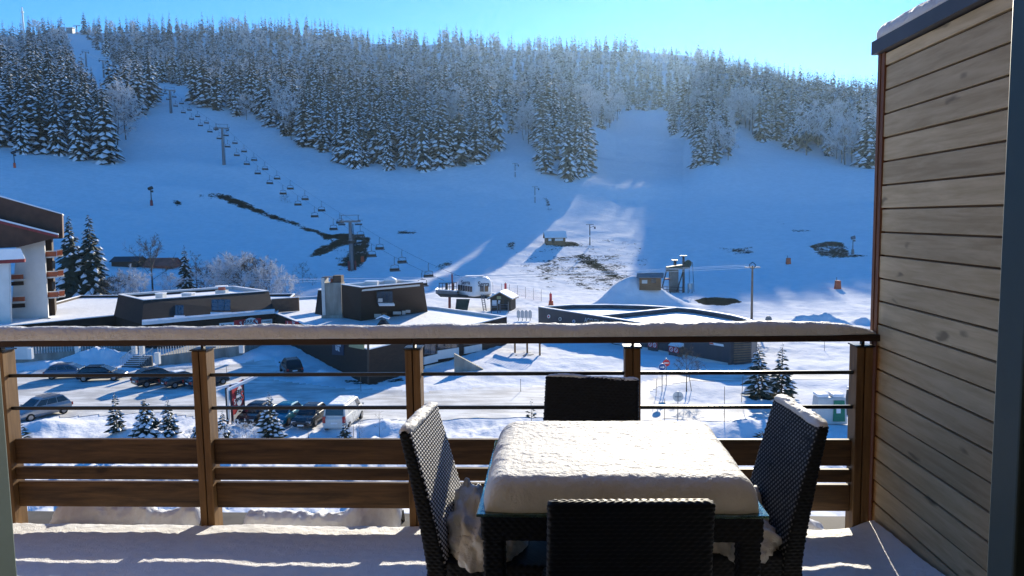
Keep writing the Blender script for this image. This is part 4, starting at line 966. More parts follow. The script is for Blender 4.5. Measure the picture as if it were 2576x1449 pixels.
for u0, u1 in ((1207, 1216.5), (1219, 1227.5)): panel('window', M['winpane'] if u0 < 1210 else M['hut'], S, wr, rect(u0, 719, u1, 733.5), .04, .04)
text('Serra', 1.05, M['navy'], S, onplane(1171.5, 711, *wl)+wl[1]*.05, Vector(tuple(cn-cl)), (0, 0, 1)); text('Serra', 1.25, M['navy'], S, onplane(1216.5, 715, *wr)+wr[1]*.06, Vector(tuple(cr-cn)), (0, 0, 1))
mb = MB(); mb.prism([sp(1236, 752, -.6), sp(1253, 749, -.6), sp(1253, 741, -.6), sp(1238, 736, -.6)], (0, .25, 0)); mb.build('side_banner', M['wpaint'], S)
text('BIENVENUE', .42, M['navy'], S, sp(1245, 746, -.62), (1, 0, .1), (0, 0, 1))
mb = MB(); mb.loft([sp(1145, 781, -.9), sp(1176, 781, -.9), sp(1176, 781, 1.2), sp(1145, 781, 1.2)], [sp(1148, 752, -.9), sp(1182, 752, -.9), sp(1182, 752, 1.2), sp(1148, 752, 1.2)]); mb.build('pillar', M['green'], S)
mb = MB(); mb.prism([sp(1108, 747, -.4), sp(1240, 752, -.4), sp(1240, 746.5, -.4), sp(1098, 738, -.4)], (0, 2.6, 0)); mb.build('machinery_beam', M['dmetal'], S)
mb = MB(); mb.prism([sp(1096, 739, -.3), sp(1150, 740.5, -.3), sp(1150, 734, -.3), sp(1100, 730, -.3), sp(1096, 727, -.3)], (0, 2.2, 0)); mb.build('platform', M['metal'], S)
mb = MB(); mb.prism([sp(1100, 729.5, -.3), sp(1150, 733.5, -.3), sp(1150, 731.5, -.3), sp(1100, 727.5, -.3)], (0, 2.2, 0)); mb.build('platform_snow', M['roofsnow'], S)
mb = MB()
for u in (1105, 1113, 1122, 1131, 1140, 1149): mb.tube(sp(u, 732, -.2), sp(u, 712, -.2), .05, n=4)
mb.tube(sp(1104, 713, -.2), sp(1150, 711, -.2), .06, n=4); mb.tube(sp(1104, 722, -.2), sp(1150, 721, -.2), .04, n=4); mb.build('railing', M['dmetal'], S)
mb = MB()
for u0, u1 in ((1120, 1126), (1136, 1142)): mb.prism([sp(u0, 732, .4), sp(u1, 732, .4), sp(u1, 713, .4), sp(u0, 713, .4)], (0, .5, 0))
mb.build('cabinet', M['dmetal'], S)
mb = MB(); mb.tube(sp(1131, 777, 0), sp(1131, 745, 0), .24); mb.build('front_post', M['redd'], S)
mb = MB(); a0, a1, b0, b1 = sp(1217, 786, -2.6), sp(1224, 786, -2.6), sp(1210, 741, -1.4), sp(1217, 741, -1.4); mb.tube(a0, b0, .07, n=4); mb.tube(a1, b1, .07, n=4)
for i in range(10): mb.tube(a0+(b0-a0)*(i+.5)/10, a1+(b1-a1)*(i+.5)/10, .05, n=4)
mb.build('access_ladder', M['metal'], S)
mb = MB(); mb.box(*((cn+ck)/2)[:2], zt_+.004, 3.2, 1.4, .14); mb.build('top_snow', M['roofsnow'], S)
for (u, v0, v1, lb) in ((1138, 712, 690, 'short red striped marker post on the lift platform'), (1272, 742, 713, 'tall red padded post behind the operator hut'), (1385.5, 757, 739, 'slim red padded post above the orange pad')):
    if u == 1138: p = sp(u, v0+20, .2); h = hgt2(p, v0+20, v1)
    else: p = atg(u, v0 if u == 1272 else 768); h = hgt2(p, v0 if u == 1272 else 768, v1)
    t = label_thing('padded_post', lb, 'post', p); mb = MB(); mb.tube(p, sub(p, (0, 0, h)), .25 if u > 1200 else .13, n=10); mb.build('padding', M['red'] if u > 1200 else M['redd'], t)
    mb = MB(); mb.tube(sub(p, (0, 0, h+.002)), sub(p, (0, 0, h+.3)), .1, .02, 6); mb.build('tip', M['black'], t)
def pad(u, v, top, w_, lb, pole=True):
    p = atg(u, v); h = hgt2(p, v, top); ww = w_*float(pxs(p)[2])/FW; t = label_thing('safety_pad', lb, 'pad', p)
    mb = MB(); mb.loft([(p[0]-ww/2, p[1]-ww/2, p[2]-.2), (p[0]+ww/2, p[1]-ww/2, p[2]-.2), (p[0]+ww/2, p[1]+ww/2, p[2]-.2), (p[0]-ww/2, p[1]+ww/2, p[2]-.2)], [(p[0]-ww*.38, p[1]-ww*.38, p[2]+h), (p[0]+ww*.42, p[1]-ww*.38, p[2]+h), (p[0]+ww*.42, p[1]+ww*.38, p[2]+h), (p[0]-ww*.38, p[1]+ww*.38, p[2]+h)]); mb.build('foam_body', M['pad'], t, bevel=.05)
    mb = MB(); mb.tube((p[0]-ww*.2, p[1], p[2]+h+.002), (p[0]-ww*.2, p[1], p[2]+h*1.4), .06, n=6); mb.build('stake', M['dmetal'], t)
    mb = MB(); mb.box(p[0], p[1], p[2]+h*.9, ww*.9, ww*.88, .06); mb.build('strap', M['redd'], t)
    return t
pad(1386, 768, 757, 13, 'orange safety pad beneath the slim red post next to the ticket office')
pad(1983, 664, 649, 11, 'upper orange safety pad alone on the shaded slope')
pad(2107, 727, 706, 14, 'lower larger orange safety pad near the wooden partition')
pad(912, 659, 645, 8, 'orange safety pad next to the foot of the tallest chairlift pylon')
# ski rack boards
for i in range(4):
    p = P2(1304.5+i*9.7, 806, G); t = label_thing('ski_rack', 'pale rounded ski rack board in the row by the ticket office', 'ski rack', p, 'ski rack boards by the ticket office'); t['group'] = 'ski rack boards by the ticket office'
    mb = MB(); mb.prism([(p[0]-.28, p[1], G+.4), (p[0]+.28, p[1], G+.4), (p[0]+.28, p[1], G+1.35), (p[0]+.12, p[1], G+1.62), (p[0]-.12, p[1], G+1.62), (p[0]-.28, p[1], G+1.35)], (0, .12, 0)); mb.build('board', M['offwhite'], t)
    mb = MB(); mb.box(p[0], p[1]+.06, G-.2, .09, .09, .598); mb.build('stand', M['dmetal'], t)
# barriers before the operator hut
t = label_thing('queue_barrier', 'low metal queue barriers in front of the operator hut', 'barrier', P2(1255, 790, G)); mb = MB()
for u0, u1, v in ((1236, 1252, 788), (1258, 1279, 787)):
    a, b = P2(u0, v, G), P2(u1, v, G)
    for z in (.5, 1.0, 1.4): mb.tube(sub(a, (0, 0, z)), sub(b, (0, 0, z)), .05, n=5)
    for q in (a, b): mb.tube(q, sub(q, (0, 0, 1.9)), .07, n=5)
mb.build('rails', M['metal'], t)
# orange net
t = label_thing('safety_net', 'long pale orange safety net on thin poles right of the operator hut', 'net', atg(1300, 752)); q = [atg(u, v) for u, v in ((1240, 738), (1262, 741), (1282, 744), (1302, 747), (1322, 751), (1342, 755), (1362, 759))]
mb = MB()
for p in q: mb.tube(p, sub(p, (0, 0, 2.3)), .03, n=4)
mb.build('pole_row', M['dmetal'], t); mb = MB()
for a, b in zip(q[:-1], q[1:]):
    for z in np.arange(.3, 1.7, .17): mb.tube(sub(a, (0, 0, z)), sub(b, (0, 0, z)), .014, n=3)
mb.build('netting', M['net'], t)
# ------------------------------------------------------------------ drag lift machinery
p0 = atg(1697, 737); W0 = float(pxs(p0)[2]); yy = p0[1]
D = label_thing('drag_lift_station', 'dark green drag lift drive station on a concrete pillar with braces', 'lift station', p0)
def dp(u, v, dy=0): return atY(u, v, yy+dy)
mb = MB(); mb.prism([dp(1685, 742), dp(1707, 742), dp(1707, 680), dp(1685, 680)], (0, 1.4, 0)); mb.build('pillar', M['concd'], D)
mb = MB(); mb.prism([dp(1678, 683, -.3), dp(1724, 676, -.3), dp(1736, 675, -.3), dp(1736, 665, -.3), dp(1712, 667, -.3), dp(1678, 672, -.3)], (0, 1.8, 0)); mb.build('drive_beam', M['green'], D)
mb = MB(); mb.tube(dp(1731, 663, -.4), dp(1731, 663, 1.2), .75, n=14); mb.build('bull_wheel', M['green'], D)
for u, v0, v1, s in ((1719.5, 741, 645, 9), (1698, 668, 656, 8)):
    mb = MB(); mb.tube(dp(u, v0, -.4), dp(u, v1, -.4), .24 if u > 1700 else .3, n=8); mb.build('mast', M['dmetal'], D)
    mb = MB(); mb.prism([dp(u-s, v1+.5, -.7), dp(u+s, v1+.5, -.7), dp(u+s, v1-2, -.7), dp(u-s, v1-2, -.7)], (0, .6, 0)); mb.build('mast_head', M['metal'], D)
for a, b in (((1663, 733), (1677, 680)), ((1702, 735), (1718, 684))):
    mb = MB(); mb.bar(dp(*a, -.2), dp(*b, -.2), .22, .22); mb.build('brace', M['dmetal'], D)
mb = MB()
for u in (1669, 1678, 1687, 1708, 1717): mb.tube(dp(u, 738, -1.2), dp(u, 720, -1.2), .06, n=4)
for v in (721, 728): mb.tube(dp(1669, v, -1.2), dp(1717, v+3, -1.2), .06, n=4)
mb.build('railing', M['dmetal'], D)
mb = MB(); mb.tube(dp(1734, 678, .5), dp(1734, 740, .5), .05, n=4); mb.tube(dp(1742, 660, .5), dp(1746, 740, .5), .06, n=4); mb.tube(dp(1728, 660, .5), dp(1742, 660, .5), .05, n=4); mb.build('frame', M['dmetal'], D)
mb = MB(); mb.prism([dp(1673, 704, -.3), dp(1686, 704, -.3), dp(1686, 700, -.3), dp(1673, 700, -.3)], (0, .4, 0)); mb.build('red_beam', M['redd'], D)
t = label_thing('info_board', 'small white information board on two posts right of the drag lift machinery', 'board', dp(1736, 739, -1.5)); mb = MB()
for u in (1731, 1741): mb.tube(dp(u, 741, -1.5), dp(u, 713, -1.5), .08, n=6)
mb.build('leg_pair', M['dmetal'], t); mb = MB(); mb.prism([dp(1732, 728, -1.6), dp(1740, 728, -1.6), dp(1740, 714, -1.6), dp(1732, 714, -1.6)], (0, .06, 0)); mb.build('board', M['offwhite'], t)
# ------------------------------------------------------------------ power line
p = P2(1891, 801, G); h = hgt2(p, 801, 668); t = label_thing('utility_pole', 'tall wooden utility pole behind the curved ticket office', 'pole', p); q1 = sub(p, (0, 0, h))
mb = MB(); mb.tube(sub(p, (0, 0, -.3)), q1, .2, .13, 8); mb.build('post', M['pole'], t)
mb = MB(); mb.path([sub(q1, (-.5, 0, .1)), sub(q1, (0, 0, .55)), sub(q1, (.5, 0, .1)), sub(q1, (.3, 0, -.4)), sub(q1, (-.3, 0, -.4)), sub(q1, (-.5, 0, .1))], .06, 5); mb.bar(sub(q1, (-1.2, 0, -.25)), sub(q1, (1.2, 0, -.25)), .1, .1); mb.build('insulator_bracket', M['dmetal'], t)
for k, (dx, dz) in enumerate(((-1.1, -.1), (-.3, .15), (1.0, -.3))):
    a = sub(q1, (dx, 0, dz)); b = atY(-160, 676+5*k, 175.); L = np.linalg.norm(b-a); mb = MB(); mb.path([a+(b-a)*i/24-np.array([0, 0, 9*(i/24)*(1-i/24)]) for i in range(25)], .025, 4)
    tag(mb.build('power_cable', M['wirefrost']), ['lowest', 'topmost', 'middle'][k]+' frosted power cable running left from the wooden pole', 'cable')
# ------------------------------------------------------------------ snow guns
def gun(u, v, top, lab, m, skirt=None):
    p = atg(u, v); h = hgt2(p, v, top); t = label_thing('snow_gun', lab, 'snow gun', p); k = h/6.5
    mb = MB(); mb.tube(sub(p, (0, 0, -.3)), sub(p, (0, 0, h*.8)), .22*k, .14*k, 8); mb.build('mast', M[m], t)
    mb = MB(); mb.tube(sub(p, (-.7*k, 0, h*.86)), sub(p, (.6*k, -.2, h*.92)), .55*k, .6*k, 12); mb.build('barrel', M[m], t)
    mb = MB(); mb.box(p[0]+.35*k, p[1], p[2]+h*.68, .75*k, .6*k, h*.1); mb.build('control_box', M[m], t)
    mb = MB(); mb.tube(sub(p, (0, 0, -.2)), sub(p, (0, 0, h*.27)), .5*k, .42*k, 10); mb.build('base_pad', M[skirt or m], t)
gun(381.5, 517, 469, 'dark snow gun on a mast in the left part of the slope', 'black', 'redd')
gun(37, 422, 380, 'distant snow gun with orange base at the left edge', 'dmetal', 'pad')
gun(2145, 640, 593, 'pale grey snow gun by the rocky patch at the right', 'metal', 'metal')
# ------------------------------------------------------------------ road signs, poles
def post_thing(name, lab, cat, u, v, top, r, m='metal', group=None):
    p = atg(u, v, 30, 140); h = hgt2(p, v, top); t = label_thing(name, lab, cat, p, group); mb = MB(); mb.tube(sub(p, (0, 0, -.2)), sub(p, (0, 0, h)), r, n=6); mb.build('post', M[m], t); return t, p, h
def disc(t, c, r, m, name, y=0., th=.03, n=20):
    mb = MB(); mb.tube((c[0], c[1]+y, c[2]), (c[0], c[1]+y+th, c[2]), r, n=n); return mb.build(name, M[m], t)
t, p, h = post_thing('road_sign', 'round blue arrow road sign on the kerb of the traffic island', 'road sign', 1665.5, 988, 914, .04); c = sub(p, (-.0, -.06, h-.35)); disc(t, c, .34, 'wpaint', 'disc'); disc(t, c, .31, 'blue', 'blue_face', -.015, .01)
mb = MB(); c2 = np.array(c)+np.array([0, -.03, 0]); mb.prism([c2+np.array(q) for q in ((-.2, 0, -.035), (.05, 0, -.035), (.05, 0, -.13), (.22, 0, 0), (.05, 0, .13), (.05, 0, .035), (-.2, 0, .035))], (0, .008, 0)); mb.build('arrow', M['wpaint'], t)
t, p, h = post_thing('road_sign', 'red no entry road sign behind the blue arrow sign', 'road sign', 1676, 974, 902, .04); c = sub(p, (-.0, -.06, h-.45)); disc(t, c, .33, 'red', 'disc'); mb = MB(); mb.box(c[0], c[1]-.02, c[2]-.05, .46, .02, .10); mb.build('bar', M['wpaint'], t)
t, p, h = post_thing('road_sign', 'grey back of a round road sign on the near kerb', 'road sign', 1705, 1057, 986, .035); c = sub(p, (0, -.08, h-.42)); disc(t, c, .42, 'offwhite', 'disc'); mb = MB(); mb.box(c[0], c[1]-.02, c[2]-.85, .85, .03, .3); mb.build('lower_plate', M['offwhite'], t)
mb = MB(); mb.box(c[0], c[1]-.03, c[2]-.35, .04, .025, .7); mb.box(c[0], c[1]-.056, c[2]-.02, .5, .02, .04); mb.build('bracket', M['metal'], t)
t, p, h = post_thing('road_sign', 'small distant round sign back near the utility pole', 'road sign', 1933, 815, 797, .05); c = sub(p, (0, -.06, h-.4)); disc(t, c, .48, 'metal', 'disc'); mb = MB(); mb.box(c[0], c[1], c[2]-1.0, .6, .03, .4); mb.build('plate', M['dmetal'], t)
SPL = [(571, 955, 923, 'thin snow marker pole in the shaded car park behind the banner'), (908, 985, 948, 'thin snow marker pole below the pointed restaurant corner'), (1310, 985, 953, 'thin snow marker pole in the sunny verge left of the far chair'), (1865, 1013, 946, 'bent snow marker pole left of the two spruces'), (1822, 1062, 972, 'tall snow marker pole in the road right of the round sign back'), (2074, 882, 858, 'thin marker pole in the snowfield right of the spruces'), (1650, 1000, 955, 'leaning marker pole at the tip of the traffic island'), (1672, 1062, 1003, 'dark marker pole on the near side of the road')]
for u, v, tp, lb in SPL:
    p = atg(u, v, 30, 140); h = hgt2(p, v, tp); t = tag(bpy.data.objects.new('snow_pole', None), lb, 'marker pole'); mb = MB(); mb.tube((0, 0, -.2), (.05*h if 'bent' in lb or 'lean' in lb else 0, 0, h), .028, .022, 5); bpy.data.objects.remove(t)
    o = mb.build('snow_pole', M['pole']); o.location = p; tag(o, lb, 'marker pole')
# red banner of the sport shop on two posts
p = P2(597, 1066, G); B_ = label_thing('banner', 'tall red and white SERRA sport banner with snow on its bars in the car park', 'banner', p)
a, b = P2(585, 1068, G), P2(614, 1052, G); W0 = float(pxs(a)[2]); zt1 = G+hgt2(a, 1068, 972); zt2 = G+hgt2(b, 1052, 953); zb1 = G+.25
mb = MB(); mb.prism([at3(a, zb1), at3(b, zb1), at3(b, zt2), at3(a, zt1)], (.0, .06, 0)); mb.build('banner_face', M['red'], B_)
bp = wallplane(a, b); dr = Vector((b[0]-a[0], b[1]-a[1], 0)).normalized()
e = [(601.5+8*math.cos(t), 996+25*math.sin(t)-8*math.cos(t)*.5) for t in np.linspace(0, 6.283, 22, endpoint=False)]; panel('oval', M['wpaint'], B_, bp, e, .02, .02)
for s, z, sz, m_ in (('SERRA', 986, .55, 'black'), ('sport', 1001, .5, 'black')): text(s, sz, M[m_], B_, onplane(601, z, *bp)+bp[1]*.05, dr, (0, 0, 1))
text('S', 1.1, M['red'], B_, onplane(608, 996, *bp)+bp[1]*.055, dr, (0, 0, 1), 'emblem'); text('S', .6, M['wpaint'], B_, onplane(590, 1012, *bp)+bp[1]*.03, dr, (0, 0, 1), 'emblem')
panel('white_field', M['wpaint'], B_, bp, [(587, 1060), (612, 1046), (612, 1018), (600, 1028), (592, 1042), (587, 1044)], .02, .015)
a2 = P2(573, 1066, G); mb = MB(); mb.tube(a2, at3(a2, zt1-.1), .09, n=8); mb.build('back_post', M['dmetal'], B_); mb = MB(); mb.tube(sub(a, (-.05, .1, 0)), at3(sub(a, (-.05, .1, 0)), zt1+.15), .09, n=8); mb.build('front_post', M['dmetal'], B_); mb = MB(); mb.tube(sub(b, (.0, .1, 0)), at3(sub(b, (.0, .1, 0)), zt2), .09, n=8); mb.build('front_post', M['dmetal'], B_)
mb = MB(); mb.prism([at3(a2, zb1+.3), at3(sub(a, (-.2, 0, 0)), zb1+.1), at3(sub(a, (-.2, 0, 0)), zt1-.2), at3(a2, zt1-.2)], (0, .06, 0)); mb.build('back_panel', M['white'], B_)
mb = MB(); mb.bar(at3(sub(a2, (-.9, -1.0, 0)), zt1-.05), at3(sub(a2, (1.2, 1.2, 0)), zt1+.1), .22, .2); mb.bar(at3(sub(a, (.2, -.8, 0)), zt1+.0), at3(sub(b, (.9, .8, 0)), zt2+.1), .22, .2); mb.build('snowy_bar', M['roofsnow'], B_)
# recycling containers
def recyc(u, v, wd, lab, full=True):
    p = P2(u, v, G); t = label_thing('recycling_container', lab, 'container', p); mb = MB(); w_, h = wd, 2.05
    mb.loft([(p[0]-w_/2, p[1], G), (p[0]+w_/2, p[1], G), (p[0]+w_/2, p[1]+1.4, G), (p[0]-w_/2, p[1]+1.4, G)], [(p[0]-w_*.44, p[1]+.1, G+h), (p[0]+w_*.44, p[1]+.1, G+h), (p[0]+w_*.44, p[1]+1.3, G+h), (p[0]-w_*.44, p[1]+1.3, G+h)]); mb.build('body', M['offwhite'] if full else M['dmetal'], t, bevel=.1)
    mb = MB()
    for x in (-.27, .22): mb.box(p[0]+x*w_, p[1]+.7, G+h+.003, w_*.36, 1.1, .24)
    mb.build('snow_cap', M['roofsnow'], t, bevel=.07)
    if full:
        mb = MB(); mb.prism([(p[0]+.05, p[1]-.06, G+.25), (p[0]+.95, p[1]-.06, G+.25), (p[0]+.9, p[1]+.0, G+1.85), (p[0]+.12, p[1]+.0, G+1.85)], (0, .1, 0)); mb.build('green_panel', M['recg'], t)
        mb = MB(); mb.box(p[0]+.43, p[1]-.085, G+.9, .3, .05, .36); mb.build('label_plate', M['wpaint'], t)
recyc(2093, 1068, 2.35, 'white recycling container with green front panel and snow cap behind the railing'); recyc(2172, 1052, 2.0, 'dark container mostly hidden behind the right end post', False)
# ------------------------------------------------------------------ parked vehicles
def car(name, lab, cat, u, v, head, m, kind='car', snow=False, front=True):
    p = P2(u, v, G); t = thing(name, lab, cat, (p[0], p[1], G+.0), math.atan2(head[1], head[0]))
    L, W_, H = {'car': (4.1, 1.76, 1.46), 'estate': (4.6, 1.8, 1.48), 'suv': (4.4, 1.86, 1.68), 'van': (4.9, 1.95, 1.96)}[kind]; g = .26; belt = {'car': .92, 'estate': .92, 'suv': 1.03, 'van': 1.18}[kind]; hx = {'car': .27, 'estate': .25, 'suv': .25, 'van': .12}[kind]*L
    x0, x1 = -L/2, L/2; cf = x1-hx                                        # rear, nose, foot of windscreen
    def rg(x, w_, zb_, zt_): 
        h = w_/2; return [(x, -h*.9, zb_), (x, h*.9, zb_), (x, h, zb_+(zt_-zb_)*.35), (x, h*.985, zb_+(zt_-zb_)*.75), (x, h*.9, zt_), (x, -h*.9, zt_), (x, -h*.985, zb_+(zt_-zb_)*.75), (x, -h, zb_+(zt_-zb_)*.35)]
    st_ = [(x0, W_*.86, g+.14, belt*.86), (x0+.12, W_*.97, g, belt*.99), (x0+.7, W_, g, belt), (0, W_, g, belt), (cf, W_, g, belt*.99), (cf+(x1-cf)*.55, W_*.97, g, belt*.88), (x1-.12, W_*.9, g, belt*.74), (x1, W_*.78, g+.12, belt*.62)]
    mb = MB(); rs = [rg(*s) for s in st_]; n = 8; q = [pt for r_ in rs for pt in r_]; fs = []
    for i in range(len(rs)-1):
        for j in range(n): fs.append((i*n+j, i*n+(j+1) % n, (i+1)*n+(j+1) % n, (i+1)*n+j))
    fs += [tuple(range(n)), tuple(range((len(rs)-1)*n, len(rs)*n))]; mb.add(q, fs)
    # greenhouse
    rx = x0+(.22 if kind in ('van', 'estate', 'suv') else .55); rt = x0+(.3 if kind == 'van' else .62 if kind != 'car' else .95); ft = cf-(.75 if kind != 'van' else .55)
    A = [(rx-.1, -W_*.445, belt*.985), (cf+.12, -W_*.445, belt*.985), (cf+.12, W_*.445, belt*.985), (rx-.1, W_*.445, belt*.985)]; tw_ = .40 if kind == 'van' else .36
    Bt = [(rt, -W_*tw_, H-.07), (ft, -W_*tw_, H-.07), (ft, W_*tw_, H-.07), (rt, W_*tw_, H-.07)]; C_ = [(rt+.2, -W_*tw_*.85, H), (ft-.3, -W_*tw_*.85, H), (ft-.3, W_*tw_*.85, H), (rt+.2, W_*tw_*.85, H)]
    mb.loft(A, Bt); mb.loft(Bt, C_); mb.build('body', m, t, True, bevel=.03)
    A_, B_2 = [np.array(a) for a in A], [np.array(b) for b in Bt]
    def pane(i, j, f0, f1, g0=.12, g1=.9, nm='side_window'):
        a, b, c, d = A_[i], A_[j], B_2[j], B_2[i]; P_ = lambda f, h: (a+(b-a)*f)*(1-h)+(d+(c-d)*f)*h
        nn = np.cross(b-a, d-a); nn /= np.linalg.norm(nn); ctr = (A_[0]+A_[2])/2
        if np.dot(nn, a-ctr) < 0: nn = -nn
        mb = MB(); mb.prism([P_(f0, g0)+nn*.012, P_(f1, g0)+nn*.012, P_(f1, g1)+nn*.012, P_(f0, g1)+nn*.012], nn*.01); mb.build(nm, M['glass'], t, True)
    for (i, j) in ((0, 1), (3, 2)):
        k = 3 if kind in ('estate', 'suv') else 2
        if kind == 'van': pane(i, j, .74, .93)
        else:
            for s in range(k): pane(i, j, .05+.9*s/k, .05+.9*(s+.92)/k)
    pane(1, 2, .06, .94, .1, .94, 'windscreen'); pane(0, 3, .08, .92, .15, .9, 'rear_window')
    for x in (x0+.82, x1-.85):
        for s in (-1, 1):
            mb = MB(); mb.tube((x, s*(W_/2-.2), .33), (x, s*(W_/2+.015), .33), .33, n=16); wh = mb.build('wheel', M['tyre'], t, True); mb = MB(); mb.tube((x, s*(W_/2+.017), .33), (x, s*(W_/2+.03), .33), .2, n=12); rm = mb.build('rim', M['rim'], t, True); rm.parent = wh
    for s in (-1, 1):
        mb = MB(); mb.box(x0+.03, s*W_*.40, belt*.62, .16, .22, .24 if kind != 'van' else .5); mb.build('tail_light', M['taill'], t, True)
        mb = MB(); mb.box(x1-.13, s*W_*.34, belt*.52, .2, .36, .16); mb.build('headlight', M['headl'], t, True)
        mb = MB(); mb.box(cf-.1, s*(W_/2+.08), belt*.98, .12, .18, .14); mb.build('wing_mirror', m, t, True)
    for x, z in ((x0-.012, belt*.55), (x1-.0, belt*.30)):
        mb = MB(); mb.box(x, 0, z, .03, .5, .12); mb.build('number_plate', M['wpaint'], t, True)
    mb = MB(); mb.box(x1-.03, 0, belt*.34, .08, W_*.5, .16); mb.build('grille', M['black'], t, True)
    if kind in ('suv', 'estate'):
        for s in (-1, 1):
            mb = MB(); mb.tube((rt+.25, s*W_*.31, H+.04), (ft-.3, s*W_*.31, H+.04), .025, n=5); mb.build('roof_rail', M['metal'], t, True)
    if snow:
        mb = MB(); mb.box((rt+ft)/2, 0, H+.003, (ft-rt)*.82, W_*tw_*1.6, .09); mb.build('roof_snow', M['roofsnow'], t, True, bevel=.04)
    return t
car('parked_car', 'steel blue estate car parked at the far left in the shade', 'car', 178, 949, (1, .22), M['carblue'], 'estate')
car('parked_car', 'dark estate car overlapping the steel blue estate', 'car', 258, 955, (1, .18), M['carblack'], 'estate')
car('parked_car', 'black off-road car leftmost of the three parked side by side', 'car', 395, 966, (.62, .78), M['carblack'], 'suv')
car('parked_car', 'grey car in the middle of the three parked side by side', 'car', 462, 969, (.62, .78), M['cargrey'], 'car', True)
car('parked_car', 'dark grey car half hidden behind the railing post', 'car', 522, 970, (.62, .78), M['cargrey'], 'car', True)
car('parked_car', 'black off-road car parked alone by the restaurant steps', 'car', 733, 938, (-.5, .87), M['carblack'], 'suv')
car('parked_car', 'silver off-road car with a bright sunlit side at the left', 'car', 104, 1048, (-.42, -.9), M['carsilver'], 'suv')
car('parked_car', 'black car parked just behind the red banner', 'car', 646, 1058, (-.1, -1), M['carblack'], 'car')
car('parked_car', 'teal blue car behind a snowy young spruce', 'car', 718, 1060, (-.1, -1), M['teal'], 'car')
car('parked_car', 'dark hatchback parked between the teal car and white van', 'car', 783, 1063, (-.08, -1), M['cargrey'], 'car')
car('parked_van', 'white van with snow on its roof, rightmost of the parked vehicles', 'van', 866, 1066, (.03, 1), M['vanwhite'], 'van', True)
# ------------------------------------------------------------------ trees and shrubs in the valley
def conifer(u, v, top, lab, seed, wd=.2, snow=.6, lev=18, nb=10, lo=.05, trunk=.016, droop=.4, width=.26, grp=None, lo_r=30, hi_r=240, name='spruce_tree'):
    p = atg(u, v, lo_r, hi_r); h = hgt2(p, v, top); t = thing(name, lab, 'tree', (p[0], p[1], p[2]-.05), 0, grp)
    V, F, MI = spruce(seed, h, wd, lev, nb, snow, droop, lo, width, .6); me = mesh_np('crown', V, F, [M['needle'], M['treesnow']], MI); link(bpy.data.objects.new('crown', me), t)
    link(bpy.data.objects.new('trunk', trunk_mesh('trunk', h, h*trunk, M['bark'])), t); return t
conifer(186, 757, 541, 'tall dark spruce close against the apartment block', 301, .25, .30, 24, 14, .03, grp=None, width=.32)
conifer(236, 757, 537, 'tall ragged spruce right of the darker one by the apartment block', 302, .24, .40, 24, 13, .03, width=.28)
conifer(469, 730, 615, 'medium spruce standing among frosted bushes behind the leaning block', 303, .24, .5, 18, 11, .03)
conifer(1908, 1000, 862, 'left hand spruce of the pair on the traffic island', 304, .33, .4, 17, 12, .06, droop=.10, width=.19)
conifer(1966, 998, 860, 'right hand spruce of the pair on the traffic island', 305, .28, .4, 17, 11, .06, droop=.10, width=.19)
conifer(295, 1092, 988, 'young spruce with a bare tip, leftmost of the group below the first bay', 306, .30, .7, 12, 10, .06, droop=.1, width=.3)
conifer(370, 1112, 1002, 'broad young spruce heavy with snow in the middle of its group', 307, .42, .9, 12, 12, .03, droop=.25, width=.4)
conifer(426, 1096, 1004, 'slender young spruce right of the broad snowy one', 308, .30, .8, 12, 10, .04, droop=.2, width=.36)
conifer(52, 1108, 1055, 'sparse young spruce beside the leftmost railing post', 309, .5, .2, 7, 7, .1, droop=-.05, width=.15)
conifer(682, 1112, 982, 'snow covered young spruce in front of the teal car', 310, .30, .9, 14, 11, .04, droop=.12, width=.34)
conifer(504, 1108, 1050, 'small snowy spruce half behind the second railing post', 311, .5, .9, 9, 10, .03, droop=.25, width=.4)
conifer(562, 1106, 1030, 'snowy young spruce right of the second railing post', 312, .36, .9, 11, 10, .03, droop=.2, width=.36)
conifer(869, 1106, 1060, 'tiny spruce below the white van', 313, .45, .7, 9, 9, .04, droop=.2, width=.3)
conifer(1337, 1066, 1003, 'scrawny sapling spruce left of the far chair', 314, .28, .25, 6, 6, .25, droop=-.1, width=.16)
conifer(1915, 1104, 1080, 'small snowy twig of a spruce behind the right chair', 315, .8, .3, 5, 8, .1, droop=-.2, width=.14)
dt = []
def broad(u, v, top, lab, seed, sp=.42, nb=10, sub_=5, tw=10, m2='frost', low=.15, trunk=.012, tww=.0045, name='bare_tree', cat='tree', grp=None, hi=260):
    p = atg(u, v, 30, hi); h = hgt2(p, v, top); V, F, MI = decid(seed, h, sp, nb, sub_, tw, tww, trunk, low); t = thing(name, lab, cat, (p[0], p[1], p[2]-.05), 0, grp)
    link(bpy.data.objects.new('branches', mesh_np('branches', V, F, [M['twig'], M[m2]], MI)), t); mb = MB(); mb.tube((0, 0, -.3), (0, 0, h*.3), h*trunk*1.3, h*trunk*.9, 6); mb.build('trunk', M['bark'], t, True); return t
broad(385, 742, 587, 'tall bare tree behind the low annex roof', 401, .42, 12, 5, 9, 'twig', .3, .012, .003)
broad(496, 735, 620, 'thin bare tree just right of the medium spruce', 402, .25, 10, 4, 8, 'twig', .3, .01, .003)
for i, (u, v, tp) in enumerate(((300, 760, 690), (330, 765, 680), (545, 745, 655), (590, 745, 648), (635, 748, 650), (680, 755, 668), (720, 760, 690), (430, 745, 690), (520, 740, 668), (610, 752, 640), (660, 748, 655), (560, 750, 672), (275, 765, 700), (355, 758, 695))):
    broad(u, v, tp, 'frosted shrub in the thicket behind the shops', 410+i, .62, 12, 7, 14, 'frost' if i % 4 else 'twig', .02, .008, .0055, 'frosted_shrub', 'shrub', 'frosted shrubs in the thicket behind the shops')
